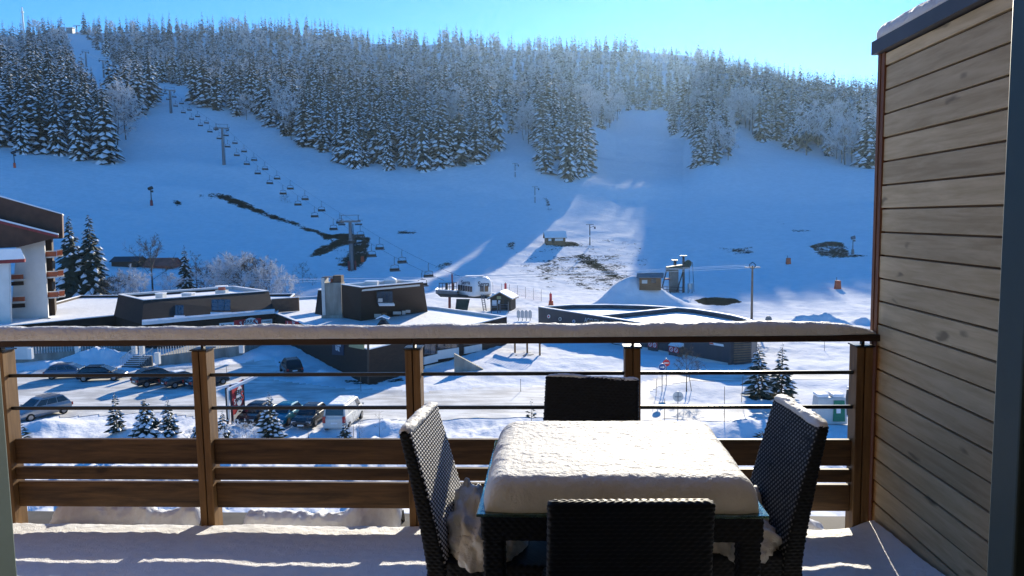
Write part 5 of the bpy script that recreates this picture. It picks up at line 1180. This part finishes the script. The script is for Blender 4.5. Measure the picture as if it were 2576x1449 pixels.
broad(762, 712, 662, 'bare bush alone on the snow left of the chimney tower', 430, .55, 9, 5, 9, 'twig', .02, .01, .004, 'bare_bush', 'bush')
broad(786, 718, 684, 'smaller bare bush next to the one left of the chimney tower', 431, .5, 8, 4, 8, 'twig', .02, .01, .004, 'bare_bush', 'bush')
broad(717, 512, 492, 'dark bush on the piste under the chairlift', 432, .7, 9, 5, 9, 'twig', .02, .01, .006, 'bare_bush', 'bush', hi=400)
st_ = broad(1727, 985, 858, 'slim staked bare tree on the traffic island before the bins', 433, .34, 12, 5, 12, 'twig', .35, .010, .0025)
mb = MB(); mb.tube((.5, .1, -.2), (.12, 0, 2.2), .035, n=5); mb.build('stake', M['pole'], st_, True)
broad(1712, 820, 778, 'small bare sapling growing before the ticket office roof', 434, .4, 8, 4, 8, 'twig', .3, .008, .003, 'sapling')
for i, (u, v, tp) in enumerate(((776, 1108, 1020), (890, 1104, 1010), (905, 1108, 1040), (955, 1100, 1015), (1072, 1102, 1018), (620, 1112, 1030), (655, 1108, 1050))):
    broad(u, v, tp, 'bare twiggy sapling standing in the snow verge below the railing', 440+i, .28, 6, 3, 3, 'twig', .2, .006, .003, 'sapling', 'sapling', 'bare saplings in the verge')
for i, (u, v, tp) in enumerate(((610, 1112, 1070), (480, 1112, 1085), (545, 1118, 1085), (640, 1120, 1085))):
    broad(u, v, tp, 'low snow-covered bush at the foot of the young spruces', 450+i, .9, 9, 5, 8, 'treesnow', .02, .012, .016, 'snowy_bush', 'bush', 'low snowy bushes at the foot of the young spruces')
# ================================================================== the balcony
M['rail'] = woodmat('dark_stained_wood', (.020, .010, .007), (.048, .023, .013), 'X')
M['plank'] = woodmat('brown_stained_planks', (.034, .018, .008), (.15, .083, .035), 'X')
M['post'] = woodmat('golden_stained_post', (.11, .058, .022), (.24, .135, .052), 'Z', knots=False)
M['clad'] = woodmat('weathered_cladding', (.40, .30, .165), (.60, .475, .295), 'Y')
M['trim'] = woodmat('reddish_trim', (.13, .055, .028), (.22, .10, .05), 'Z', knots=False)
M['groove'] = mat('board_joint', (.20, .13, .075), .8, var=.2)
M['rod'] = mat('black_steel_rod', (.010, .010, .014), .3, .3, var=.1, spec=.5)
M['jamb'] = mat('green_grey_aluminium', (.10, .135, .13), .5, .2, var=.08, vs=6)
M['jambd'] = mat('dark_aluminium', (.02, .032, .045), .5, .2, var=.1, vs=6)
M['flash'] = mat('slate_flashing', (.085, .082, .088), .5, .3, var=.15, vs=3)
M['facade'] = mat('facade_boards', (.19, .135, .085), .8, var=.15, vs=1.2, stretch=(1, 1, 8))
M['room'] = mat('room_paint', (.25, .24, .22), .9, var=.05)
M['deck'] = mat('grey_deck', (.10, .095, .09), .8, var=.25, vs=4)
def tag_part(o, n): o.name = n; return o
# house wall behind the camera, with the opening the picture looks through
hs_ = thing('house_front', 'boarded house front around the balcony door, behind the viewpoint', 'wall', (0, 1.2, 0))
mb = MB(); mb.box(-4.15, 1.3, -15, 6.0, .25, 21.5); mb.box(4.95, 1.3, -15, 8.0, .25, 21.5); mb.box(-.1, 1.3, 2.45, 2.096, .25, 4.05); mb.box(-.1, 1.3, -15, 2.096, .25, 14.88); mb.build('boarding', M['facade'], hs_); mb = MB(); mb.box(-.1, 2.15, 4.1, 14.2, 1.445, .2); mb.build('added_shade_eave', M['facade'], hs_)  # overhang is unseen, added to keep sky light off the deck
mb = MB(); mb.box(0, -1.2, -.15, 5, 4.7, .12); mb.box(0, -1.2, 2.5, 5, 4.7, .12); mb.box(-2.5, -1.2, -.02, .12, 4.7, 2.5); mb.box(2.5, -1.2, -.02, .12, 4.7, 2.5); mb.box(0, -3.55, -.02, 4.86, .12, 2.5); mb.build('room_shell', M['room'], hs_)
df = thing('sliding_door_frame', 'grey green metal door frame at both edges of the view', 'door frame', (-.1, 1.1, -.1))
mb = MB(); mb.box(-.962, 1.1, -.1, .12, .10, 2.42); mb.build('left_jamb', M['jamb'], df, bevel=.004); mb = MB(); mb.box(-1.10, 1.16, -.1, .16, .04, 2.52); mb.build('left_rebate', M['jambd'], df)
mb = MB(); mb.tube((-.912, 1.049, 1.16), (-.912, 1.043, 1.16), .006, n=12); mb.build('screw', M['rim'], df)
mb = MB(); mb.box(.685, 1.117, -.1, .034, .066, 2.42); mb.build('right_jamb', M['jamb'], df, bevel=.004); mb = MB(); mb.box(.763, 1.09, -.1, .12, .06, 2.42); mb.build('right_rebate', M['jambd'], df)
mb = MB(); mb.box(-.13, 1.1, 2.325, 1.55, .1, .1); mb.build('head', M['jamb'], df)
# deck and its snow
dk = thing('balcony_deck', 'snow-covered balcony floor with a dark outer ledge', 'balcony floor', (-1.2, 2.7, -.1))
mb = MB(); mb.box(-1.2, 2.70, -.30, 6.0, 2.94, .22); mb.build('slab', M['deck'], dk); mb = MB(); mb.box(-1.2, 4.1, -.16, 6.0, .34, .06); mb.build('outer_ledge', M['deck'], dk)
xs = np.arange(-4.1, 1.658, .012); ys = np.concatenate([np.arange(1.18, 3.80, .012), np.linspace(3.80, 3.90, 16)]); X, Y = np.meshgrid(xs, ys, indexing='ij')
e = 3.885+fbm(X*5, X*0+3, 3)*.012; d = np.clip((e-Y)/.06, 0, 1); prof = np.sqrt(1-(1-d)**2.2)
Z = -.075+.078*prof+np.clip(.085*(3.88-Y), 0, .075)*prof+fbm(X*3, Y*3, 4)*.014*prof+fbm(X*40, Y*40, 3)*.004*prof
Z += .05*np.exp(-((1.66-X)/.10)**2)*prof+.04*np.exp(-((Y-1.25)/.2)**2)
ids = np.arange(X.size).reshape(X.shape); F = np.stack([ids[:-1, :-1], ids[1:, :-1], ids[1:, 1:], ids[:-1, 1:]], -1).reshape(-1, 4)
o = bpy.data.objects.new('deck_snow', mesh_np('deck_snow', np.stack([X, Y, np.minimum(Z, 9)], -1).reshape(-1, 3)-np.array(dk.location), F, [M['decksnow']], smooth=True)); link(o, dk)
# railing
PX = [-3.05, -1.91, -.75, .41, 1.59]; RY = 3.9
rl = thing('balcony_railing', 'brown timber balcony railing with black rods and three low planks', 'railing', (-.7, RY, -.1))
mb = MB(); mb.box(-1.52, RY, .996, 5.04, .10, .034); mb.box(1.34, RY+.0005, .9955, .68, .0995, .0345)
rails = MB(); rails.box(-2.4, RY, .996, 3.3, .10, .034); rails.build('handrail', M['rail'], rl, bevel=.004); rails = MB(); rails.box(.464, RY, .996, 2.42, .0985, .0335); rails.build('handrail', M['rail'], rl, bevel=.004)
for x in PX:
    mb = MB(); mb.box(x-.0215, RY, -.08, .037, .10, 1.045); mb.box(x+.0215, RY, -.08, .037, .10, 1.045); mb.box(x, RY+.006, -.08, .0058, .08, 1.04); p = mb.build('post', M['post'], rl, bevel=.003)
    mb = MB(); mb.box(x, RY, .9675, .094, .112, .007); mb.box(x+.004, RY, .975, .013, .03, .0205); c = mb.build('cap_plate', M['rod'], rl); c.parent = p
    mb = MB(); mb.box(x+.02, RY-.02, -.085, .16, .10, .012); c = mb.build('foot_plate', M['rod'], rl); c.parent = p
sp_ = [-4.1]+PX
for a, b in zip(sp_[:-1], sp_[1:]):
    a2, b2 = a+.0415, b-.0415; c = (a2+b2)/2; L = b2-a2
    for z in (.829, .646):
        mb = MB(); mb.box(c, RY-.01, z-.0095, L, .018, .019); mb.build('rod', M['rod'], rl, bevel=.003)
    for k, (z0, z1) in enumerate(((.329, .469), (.2435, .3125), (.083, .226))):
        mb = MB(); mb.box(c, RY+.004-.012*(k == 1), z0, L, .032, z1-z0); mb.build('plank', M['plank'], rl, bevel=.004)
def snowtube(name, x0, x1, y, z, hw, h, m, lab, seed=0, rough_=.006, ends=(1, 1), n=22, step=.010, big=.01, p=2.6):
    xs = np.arange(x0, x1, step); V = []; k = len(xs)
    for i, x in enumerate(xs):
        t0 = np.clip((x-x0)/.05, 0, 1) if ends[0] == 1 else 1.; t1 = np.clip((x1-x)/(.05 if ends[1] == 1 else ends[1]), 0, 1); f = math.sqrt(max(1e-4, 1-(1-t0)**2))*math.sqrt(max(1e-4, 1-(1-t1)**2))
        V.append([(x, t) for t in np.linspace(0, math.pi, n)])
    A = np.array(V); xx = A[..., 0]; tt = A[..., 1]
    t0 = np.clip((xx-x0)/.05, 0, 1); t1 = np.clip((x1-xx)/(.05 if ends[1] == 1 else ends[1]), 0, 1)
    f = np.sqrt(np.clip(1-(1-t0)**2, 1e-4, 1))*np.sqrt(np.clip(1-(1-t1)**2, 1e-4, 1)); f = f if ends[0] else np.sqrt(np.clip(1-(1-t1)**2, 1e-4, 1))
    c = np.cos(tt); s = np.sin(tt); r = (np.abs(c)**p+np.abs(s)**p)**(-1/p)
    hh = h*f*(1+fbm(xx*3+seed*7, xx*0, 4)*.35*big/.01)+fbm(xx*9+seed, xx*0+1, 3)*big*1.1; ww = hw*(.35+.65*f)+fbm(xx*6+seed*3, tt*2, 3)*rough_*1.5
    nz = fbm(xx*35+seed, tt*4, 3)*rough_
    yy = y-(ww+nz)*c*r; zz = z+np.maximum(0, (hh+nz))*s*r
    ids = np.arange(xx.size).reshape(xx.shape); F = np.stack([ids[:-1, :-1], ids[1:, :-1], ids[1:, 1:], ids[:-1, 1:]], -1).reshape(-1, 4); Fb = np.stack([ids[:-1, -1], ids[1:, -1], ids[1:, 0], ids[:-1, 0]], -1)
    o = bpy.data.objects.new(name, mesh_np(name, np.stack([xx, yy, zz], -1).reshape(-1, 3), np.concatenate([F, Fb]), [m], smooth=True)); link(o); tag(o, lab, 'snow'); return o
snowtube('snow_ridge', -4.1, 1.66, RY, 1.031, .062, .064, M['icesnow'], 'long smooth ridge of snow lying along the handrail', 1, .004, (0, .55), big=.006)
for i, (a, b, w_) in enumerate(zip(sp_[:-1], sp_[1:], ('far left', 'second', 'third', 'table side', 'rightmost'))):
    snowtube('snow_clump', a+.12, b-.11, RY+.15, -.099, .085, .125, M['tablesnow'], 'lumpy half melted snow on the ledge under the planks of the %s railing bay' % w_, 3+i, .016, big=.03, p=2.0)
# partition with boards
pt = thing('wooden_partition', 'tall weathered timber partition of horizontal boards at the right', 'partition', (1.7, 2.6, -.1))
mb = MB(); bh = 2.53/21.5; z = -.09; i = 0
while z < 2.44:
    h = min(bh-.009, 2.44-z); mb.box(1.678+.002*((i*7) % 3), 2.55, z, .03, 2.74, h); z += bh; i += 1
mb.build('boards', M['clad'], pt, bevel=.003)
mb = MB(); mb.box(1.7275, 2.55, -.09, .085, 2.72, 2.535); mb.build('core', M['groove'], pt)
mb = MB(); mb.box(1.715, 3.935, -.09, .125, .028, 2.535); mb.build('corner_trim', M['trim'], pt); mb = MB(); mb.box(1.672, 3.90, -.09, .030, .035, 2.535); mb.build('corner_batten', M['trim'], pt)
mb = MB(); mb.box(1.715, 2.57, 2.447, .18, 2.79, .065); mb.build('flashing', M['flash'], pt)
# snow on the partition: along Y
o = snowtube('snow_ridge', -3.95, -1.16, 1.72, 2.513, .095, .075, M['icesnow'], 'rounded ridge of snow on top of the wooden partition', 9, .004, (1, 0) and (1, 1), big=.006)
me = o.data; co_ = np.empty(len(me.vertices)*3, np.float32); me.vertices.foreach_get('co', co_); co_ = co_.reshape(-1, 3); co_ = np.stack([co_[:, 1], -co_[:, 0], co_[:, 2]], 1); me.vertices.foreach_set('co', co_.ravel()); me.flip_normals(); me.update()
# ------------------------------------------------------------------ woven furniture
CE = .0125
def ringpts(hw, hd, r, n):
    """rounded rectangle outline, counter-clockwise from front left, n points evenly spaced, with normals and side id"""
    seg = []
    for (cx_, cy_, a0) in ((hw-r, -hd+r, -90), (hw-r, hd-r, 0), (-hw+r, hd-r, 90), (-hw+r, -hd+r, 180)):
        for a in np.linspace(a0, a0+90, 5): seg.append((cx_+r*math.cos(R(a)), cy_+r*math.sin(R(a)), math.cos(R(a)), math.sin(R(a))))
    seg.append(seg[0]); s = np.array(seg); dl = np.hypot(np.diff(s[:, 0]), np.diff(s[:, 1])); L = np.concatenate([[0], np.cumsum(dl)]); t = np.linspace(0, L[-1], n, endpoint=False)
    return np.stack([np.interp(t, L, s[:, k]) for k in range(4)], 1), t
def wovensolid(name, mats, zs, hw, hd, off, r=.012, amp=.003, per=3, cap=True):
    """tube of woven strands; hw, hd, off(y) are functions of z"""
    P0 = 4*(hw(zs[0])+hd(zs[0])); nc = int(P0/CE/2)*2; n = nc*per; V = []; WV = []; k = len(zs)
    zt_ = zs[-1]; steps = [(z, 0.) for z in zs]+([(zt_+.5*min(hd(zt_), .02)*math.sin(a), min(hd(zt_), .02)*.9*(1-math.cos(a))) for a in (.4, .8, 1.2, 1.57)] if cap else []); k = len(steps)
    for z, ins in steps:
        q, t = ringpts(hw(zt_ if ins else z)-ins, hd(zt_ if ins else z)-ins, min(r, hd(z)*.9)*(1-ins/.02*.8), n); ss = np.arange(n)/per; zz = z/CE
        fz = zz-math.floor(zz); d = amp*(abs(math.sin(math.pi*fz))**.6)*(.5+.5*np.cos(math.pi*(ss+(math.floor(zz) % 2))*1.0))+amp*.25*abs(math.sin(math.pi*fz))
        V.append(np.stack([q[:, 0]+q[:, 2]*d, q[:, 1]+q[:, 3]*d+off(zt_ if ins else z), np.full(n, z)+(d*.8 if ins else 0)], 1)); WV.append(np.stack([ss, np.full(n, zz), (q[:, 3] > .7)*1.], 1))
    V = np.concatenate(V); WV = np.concatenate(WV); ids = np.arange(k*n).reshape(k, n); nx = np.roll(ids, -1, 1)
    F = np.stack([ids[:-1], nx[:-1], nx[1:], ids[1:]], -1).reshape(-1, 4)
    me = mesh_np(name, V, F, mats, smooth=True)
    a = me.attributes.new('wv', 'FLOAT_VECTOR', 'POINT'); a.data.foreach_set('vector', WV.astype(np.float32).ravel())
    if cap:
        bm = bmesh.new(); bm.from_mesh(me); bm.verts.ensure_lookup_table(); bm.faces.new([bm.verts[i] for i in ids[-1]]); bm.to_mesh(me); bm.free()
    return me
def wicker(name, amount):
    m, nt, bs = _new(name); at = nt.nodes.new('ShaderNodeAttribute'); at.attribute_name = 'wv'; sx = nt.nodes.new('ShaderNodeSeparateXYZ'); nt.links.new(at.outputs['Vector'], sx.inputs[0])
    n = noise(nt, 30, 4, objvec(nt)); col = mixc(nt, n.outputs['Fac'], (.004, .006, .010), (.010, .013, .02))
    if amount:
        row = math_(nt, 'FLOOR', sx.outputs[1]); fz = math_(nt, 'FRACT', sx.outputs[1]); ph = math_(nt, 'ADD', sx.outputs[0], row); cs = math_(nt, 'COSINE', math_(nt, 'MULTIPLY', ph, math.pi))
        dot = math_(nt, 'MULTIPLY', ramp(nt, cs, -.75, .1) if amount > .6 else ramp(nt, cs, -.2, .5), math_(nt, 'MULTIPLY', ramp(nt, fz, .30, .55), ramp(nt, fz, 1.0, .85)))
        n2 = noise(nt, 7, 4, objvec(nt)); n3 = noise(nt, 110, 3, objvec(nt))
        k = ramp(nt, math_(nt, 'ADD', math_(nt, 'MULTIPLY', n2.outputs['Fac'], .5), math_(nt, 'MULTIPLY', n3.outputs['Fac'], .5)), .55-amount*.32, .58-amount*.26)
        k = math_(nt, 'MULTIPLY', math_(nt, 'MULTIPLY', dot, k), sx.outputs[2]); col = mixc(nt, math_(nt, 'MULTIPLY', k, .97 if amount > .6 else .24), col, (.82, .82, .83))
    nt.links.new(col, bs.inputs['Base Color']); bs.inputs['Roughness'].default_value = .55; bs.inputs['Specular IOR Level'].default_value = .18
    return m
M['wick'] = wicker('black_wicker', 0); M['wicks'] = wicker('black_wicker_packed_with_snow', 1.0); M['wickf'] = wicker('black_wicker_with_frost', .5)
def lin(a, b, za, zb): return lambda z: a+(b-a)*min(1, max(0, (z-za)/(zb-za)))
zb = np.arange(.0, .921, CE/4)
yc = lambda z: -.255-.04*(max(0, .42-z)/.42)**1.3-.105*(max(0, z-.42)/.5)**1.15
th = lambda z: .036-.016*max(0, (z-.42)/.5)-.012*max(0, (.42-z)/.42)
zb2 = np.arange(.30, .921, CE/4)
me_back = wovensolid('backrest', [M['wick']], zb2, lambda z: .215+.006*math.sin(z*5), th, yc, .012)
me_seat = wovensolid('seat', [M['wick']], np.arange(.355, .4501, CE/4), lambda z: .222, lambda z: .225, lambda z: 0., .02)
me_rleg = wovensolid('leg', [M['wick']], np.arange(0, .31, CE/4), lambda z: .022+.006*z, lambda z: .024+.02*z, lambda z: yc(z)-yc(.3), .008, cap=True)
me_fleg = wovensolid('leg', [M['wick']], np.arange(0, .36, CE/4), lambda z: .022, lambda z: .022, lambda z: 0., .008)
def rattan_chair(lab, cx_, cy_, rot, mm=None):
    t = thing('rattan_chair', lab, 'chair', (cx_, cy_, -.0), rot); t.scale = (1.03, 1, .982); 
    b = bpy.data.objects.new('backrest', me_back); link(b, t); s = bpy.data.objects.new('seat', me_seat); link(s, t)
    for x in (-.19, .19):
        l = bpy.data.objects.new('leg', me_rleg); link(l, t); l.location = (x, yc(.3), 0); l = bpy.data.objects.new('leg', me_fleg); link(l, t); l.location = (x, .20, 0)
    if mm:
        b.material_slots[0].link = 'OBJECT'; b.material_slots[0].material = mm
    return t
rattan_chair('black woven chair nearest the camera with its back to the view', .186, 2.252, R(1.5))
rattan_chair('black woven chair at the far side of the table next to the railing', .105, 3.06, R(180-11))
rattan_chair('black woven chair left of the table with snow packed in its weave', -.15, 2.70, R(-90-4), M['wicks'])
rattan_chair('black woven chair right of the table with a frosted backrest', .565, 2.785, R(90+4), M['wickf'])
# table
TX0, TX1, TY0, TY1 = -.241, .639, 2.20, 2.95; TC = ((TX0+TX1)/2, (TY0+TY1)/2)
tb_ = thing('garden_table', 'black woven garden table with a glass top under thick snow', 'table', (TC[0], TC[1], 0))
me_tleg = wovensolid('leg', [M['wick']], np.arange(0, .66, CE/4), lambda z: .032, lambda z: .032, lambda z: 0., .008)
for sx_ in (-1, 1):
    for sy_ in (-1, 1):
        l = bpy.data.objects.new('leg', me_tleg); link(l, tb_); l.location = (sx_*(.44-.048), sy_*(.375-.05), 0)
me_ap = wovensolid('apron', [M['wick']], np.arange(.660, .7351, CE/4), lambda z: .43, lambda z: .365, lambda z: 0., .012); link(bpy.data.objects.new('apron', me_ap), tb_)
m, nt, bs = _new('green_glass'); bs.inputs['Base Color'].default_value = (.45, .85, .68, 1); bs.inputs['Transmission Weight'].default_value = .9; bs.inputs['Roughness'].default_value = .05; M['tglass'] = m
mb = MB(); mb.box(TC[0], TC[1], .741, .885, .765, .009); mb.build('glass_top', M['tglass'], tb_, bevel=.002)
def cl(n, p=1.0):
    t = np.linspace(-1, 1, n); return np.sign(t)*(1-(1-np.abs(t))**1.55)
gx, gy = np.meshgrid(cl(230), cl(200), indexing='ij'); hx_, hy_ = .428, .375
# rounded corners in plan
qx = gx*np.sqrt(1-.06*gy**8); qy = gy*np.sqrt(1-.06*gx**8)
X = TC[0]+qx*hx_+fbm(gy*4, gx*4, 3)*.008; Y = TC[1]+.005+qy*hy_+fbm(gx*4+9, gy*4, 3)*.008
dx = (1-np.abs(gx))*hx_; dy = (1-np.abs(gy))*hy_; f1 = np.clip(dx/.085, 0, 1); f2 = np.clip(dy/.085, 0, 1)
pr = ((1-(1-f1)**2.6)*(1-(1-f2)**2.6))**.5
Z = .7505+pr*(.098+.006*fbm(X*5, Y*5, 3)+.0018*fbm(X*55, Y*62, 3)+.0018*fbm(X*120, Y*120, 2))
ids = np.arange(X.size).reshape(X.shape); F = np.stack([ids[:-1, :-1], ids[1:, :-1], ids[1:, 1:], ids[:-1, 1:]], -1).reshape(-1, 4)
o = bpy.data.objects.new('snow_slab', mesh_np('snow_slab', np.stack([X, Y, Z], -1).reshape(-1, 3), F, [M['tablesnow']], smooth=True)); link(o); tag(o, 'thick soft slab of snow covering the glass table top', 'snow')
# snow heaps on seats and rims on the backs
def heap(lab, lumps_, seed):
    """crumbled lumps of snow in one pile: each lump a noisy half dome"""
    VV = []; FF = []; b = 0; nt_, nph = 26, 56
    for k, (cx_, cy_, z, rx, ry, h) in enumerate(lumps_):
        th_, ph = np.meshgrid(np.linspace(0, math.pi*.5, nt_), np.linspace(0, 2*math.pi, nph, endpoint=False), indexing='ij')
        x, y, zz = np.sin(th_)*np.cos(ph), np.sin(th_)*np.sin(ph), np.cos(th_); s = seed+k*3.7
        r = 1+.42*fbm(x*1.6+zz*1.1+s, y*1.6+zz*.7, 3)+.16*fbm(x*4.5+zz*3+s, y*4.5+zz*2.2+s, 3)+.07*fbm(x*14+zz*9+s, y*14+zz*7, 2)
        VV.append(np.stack([cx_+x*rx*r, cy_+y*ry*r, z+zz*h*r], -1).reshape(-1, 3)); ids = np.arange(nt_*nph).reshape(nt_, nph)+b; nx = np.roll(ids, -1, 1)
        FF.append(np.stack([ids[:-1], ids[1:], nx[1:], nx[:-1]], -1).reshape(-1, 4)); b += nt_*nph
    o = bpy.data.objects.new('snow_heap', mesh_np('snow_heap', np.concatenate(VV), np.concatenate(FF), [M['tablesnow']], smooth=True)); link(o); tag(o, lab, 'snow'); return o
heap('tall crumbly snow heap on the seat of the left chair', [(-.30, 2.68, .44, .10, .19, .17), (-.27, 2.56, .44, .09, .10, .12), (-.33, 2.80, .44, .07, .10, .19), (-.22, 2.66, .44, .12, .18, .09)], 3)
heap('crumbled snow heap on the seat of the right chair', [(.70, 2.72, .44, .11, .18, .10), (.62, 2.64, .44, .08, .09, .08), (.76, 2.84, .44, .06, .10, .13), (.56, 2.74, .44, .07, .08, .06), (.66, 2.58, .44, .05, .06, .09)], 8)
def rim(lab, chair_c, rot, w0, w1, hw, h, seed):
    o = snowtube('snow_line', w0, w1, 0, 0, hw, h, M['tablesnow'], lab, seed, .006, (1, 1), 16, .004, .008); o.location = (chair_c[0], chair_c[1], .906); o.rotation_euler = (0, 0, rot)
    L = (0, yc(.92)); o.location.x += -L[1]*math.sin(rot); o.location.y += L[1]*math.cos(rot); return o
rim('thin line of snow along the top of the far chair', (.105, 3.06), R(169), -.215, .215, .018, .012, 21)
rim('rough snow rim along the top of the left chair', (-.15, 2.70), R(-94), -.215, .215, .026, .024, 22)
rim('snow rim along the top of the right chair', (.565, 2.785), R(94), -.215, .215, .026, .022, 23)
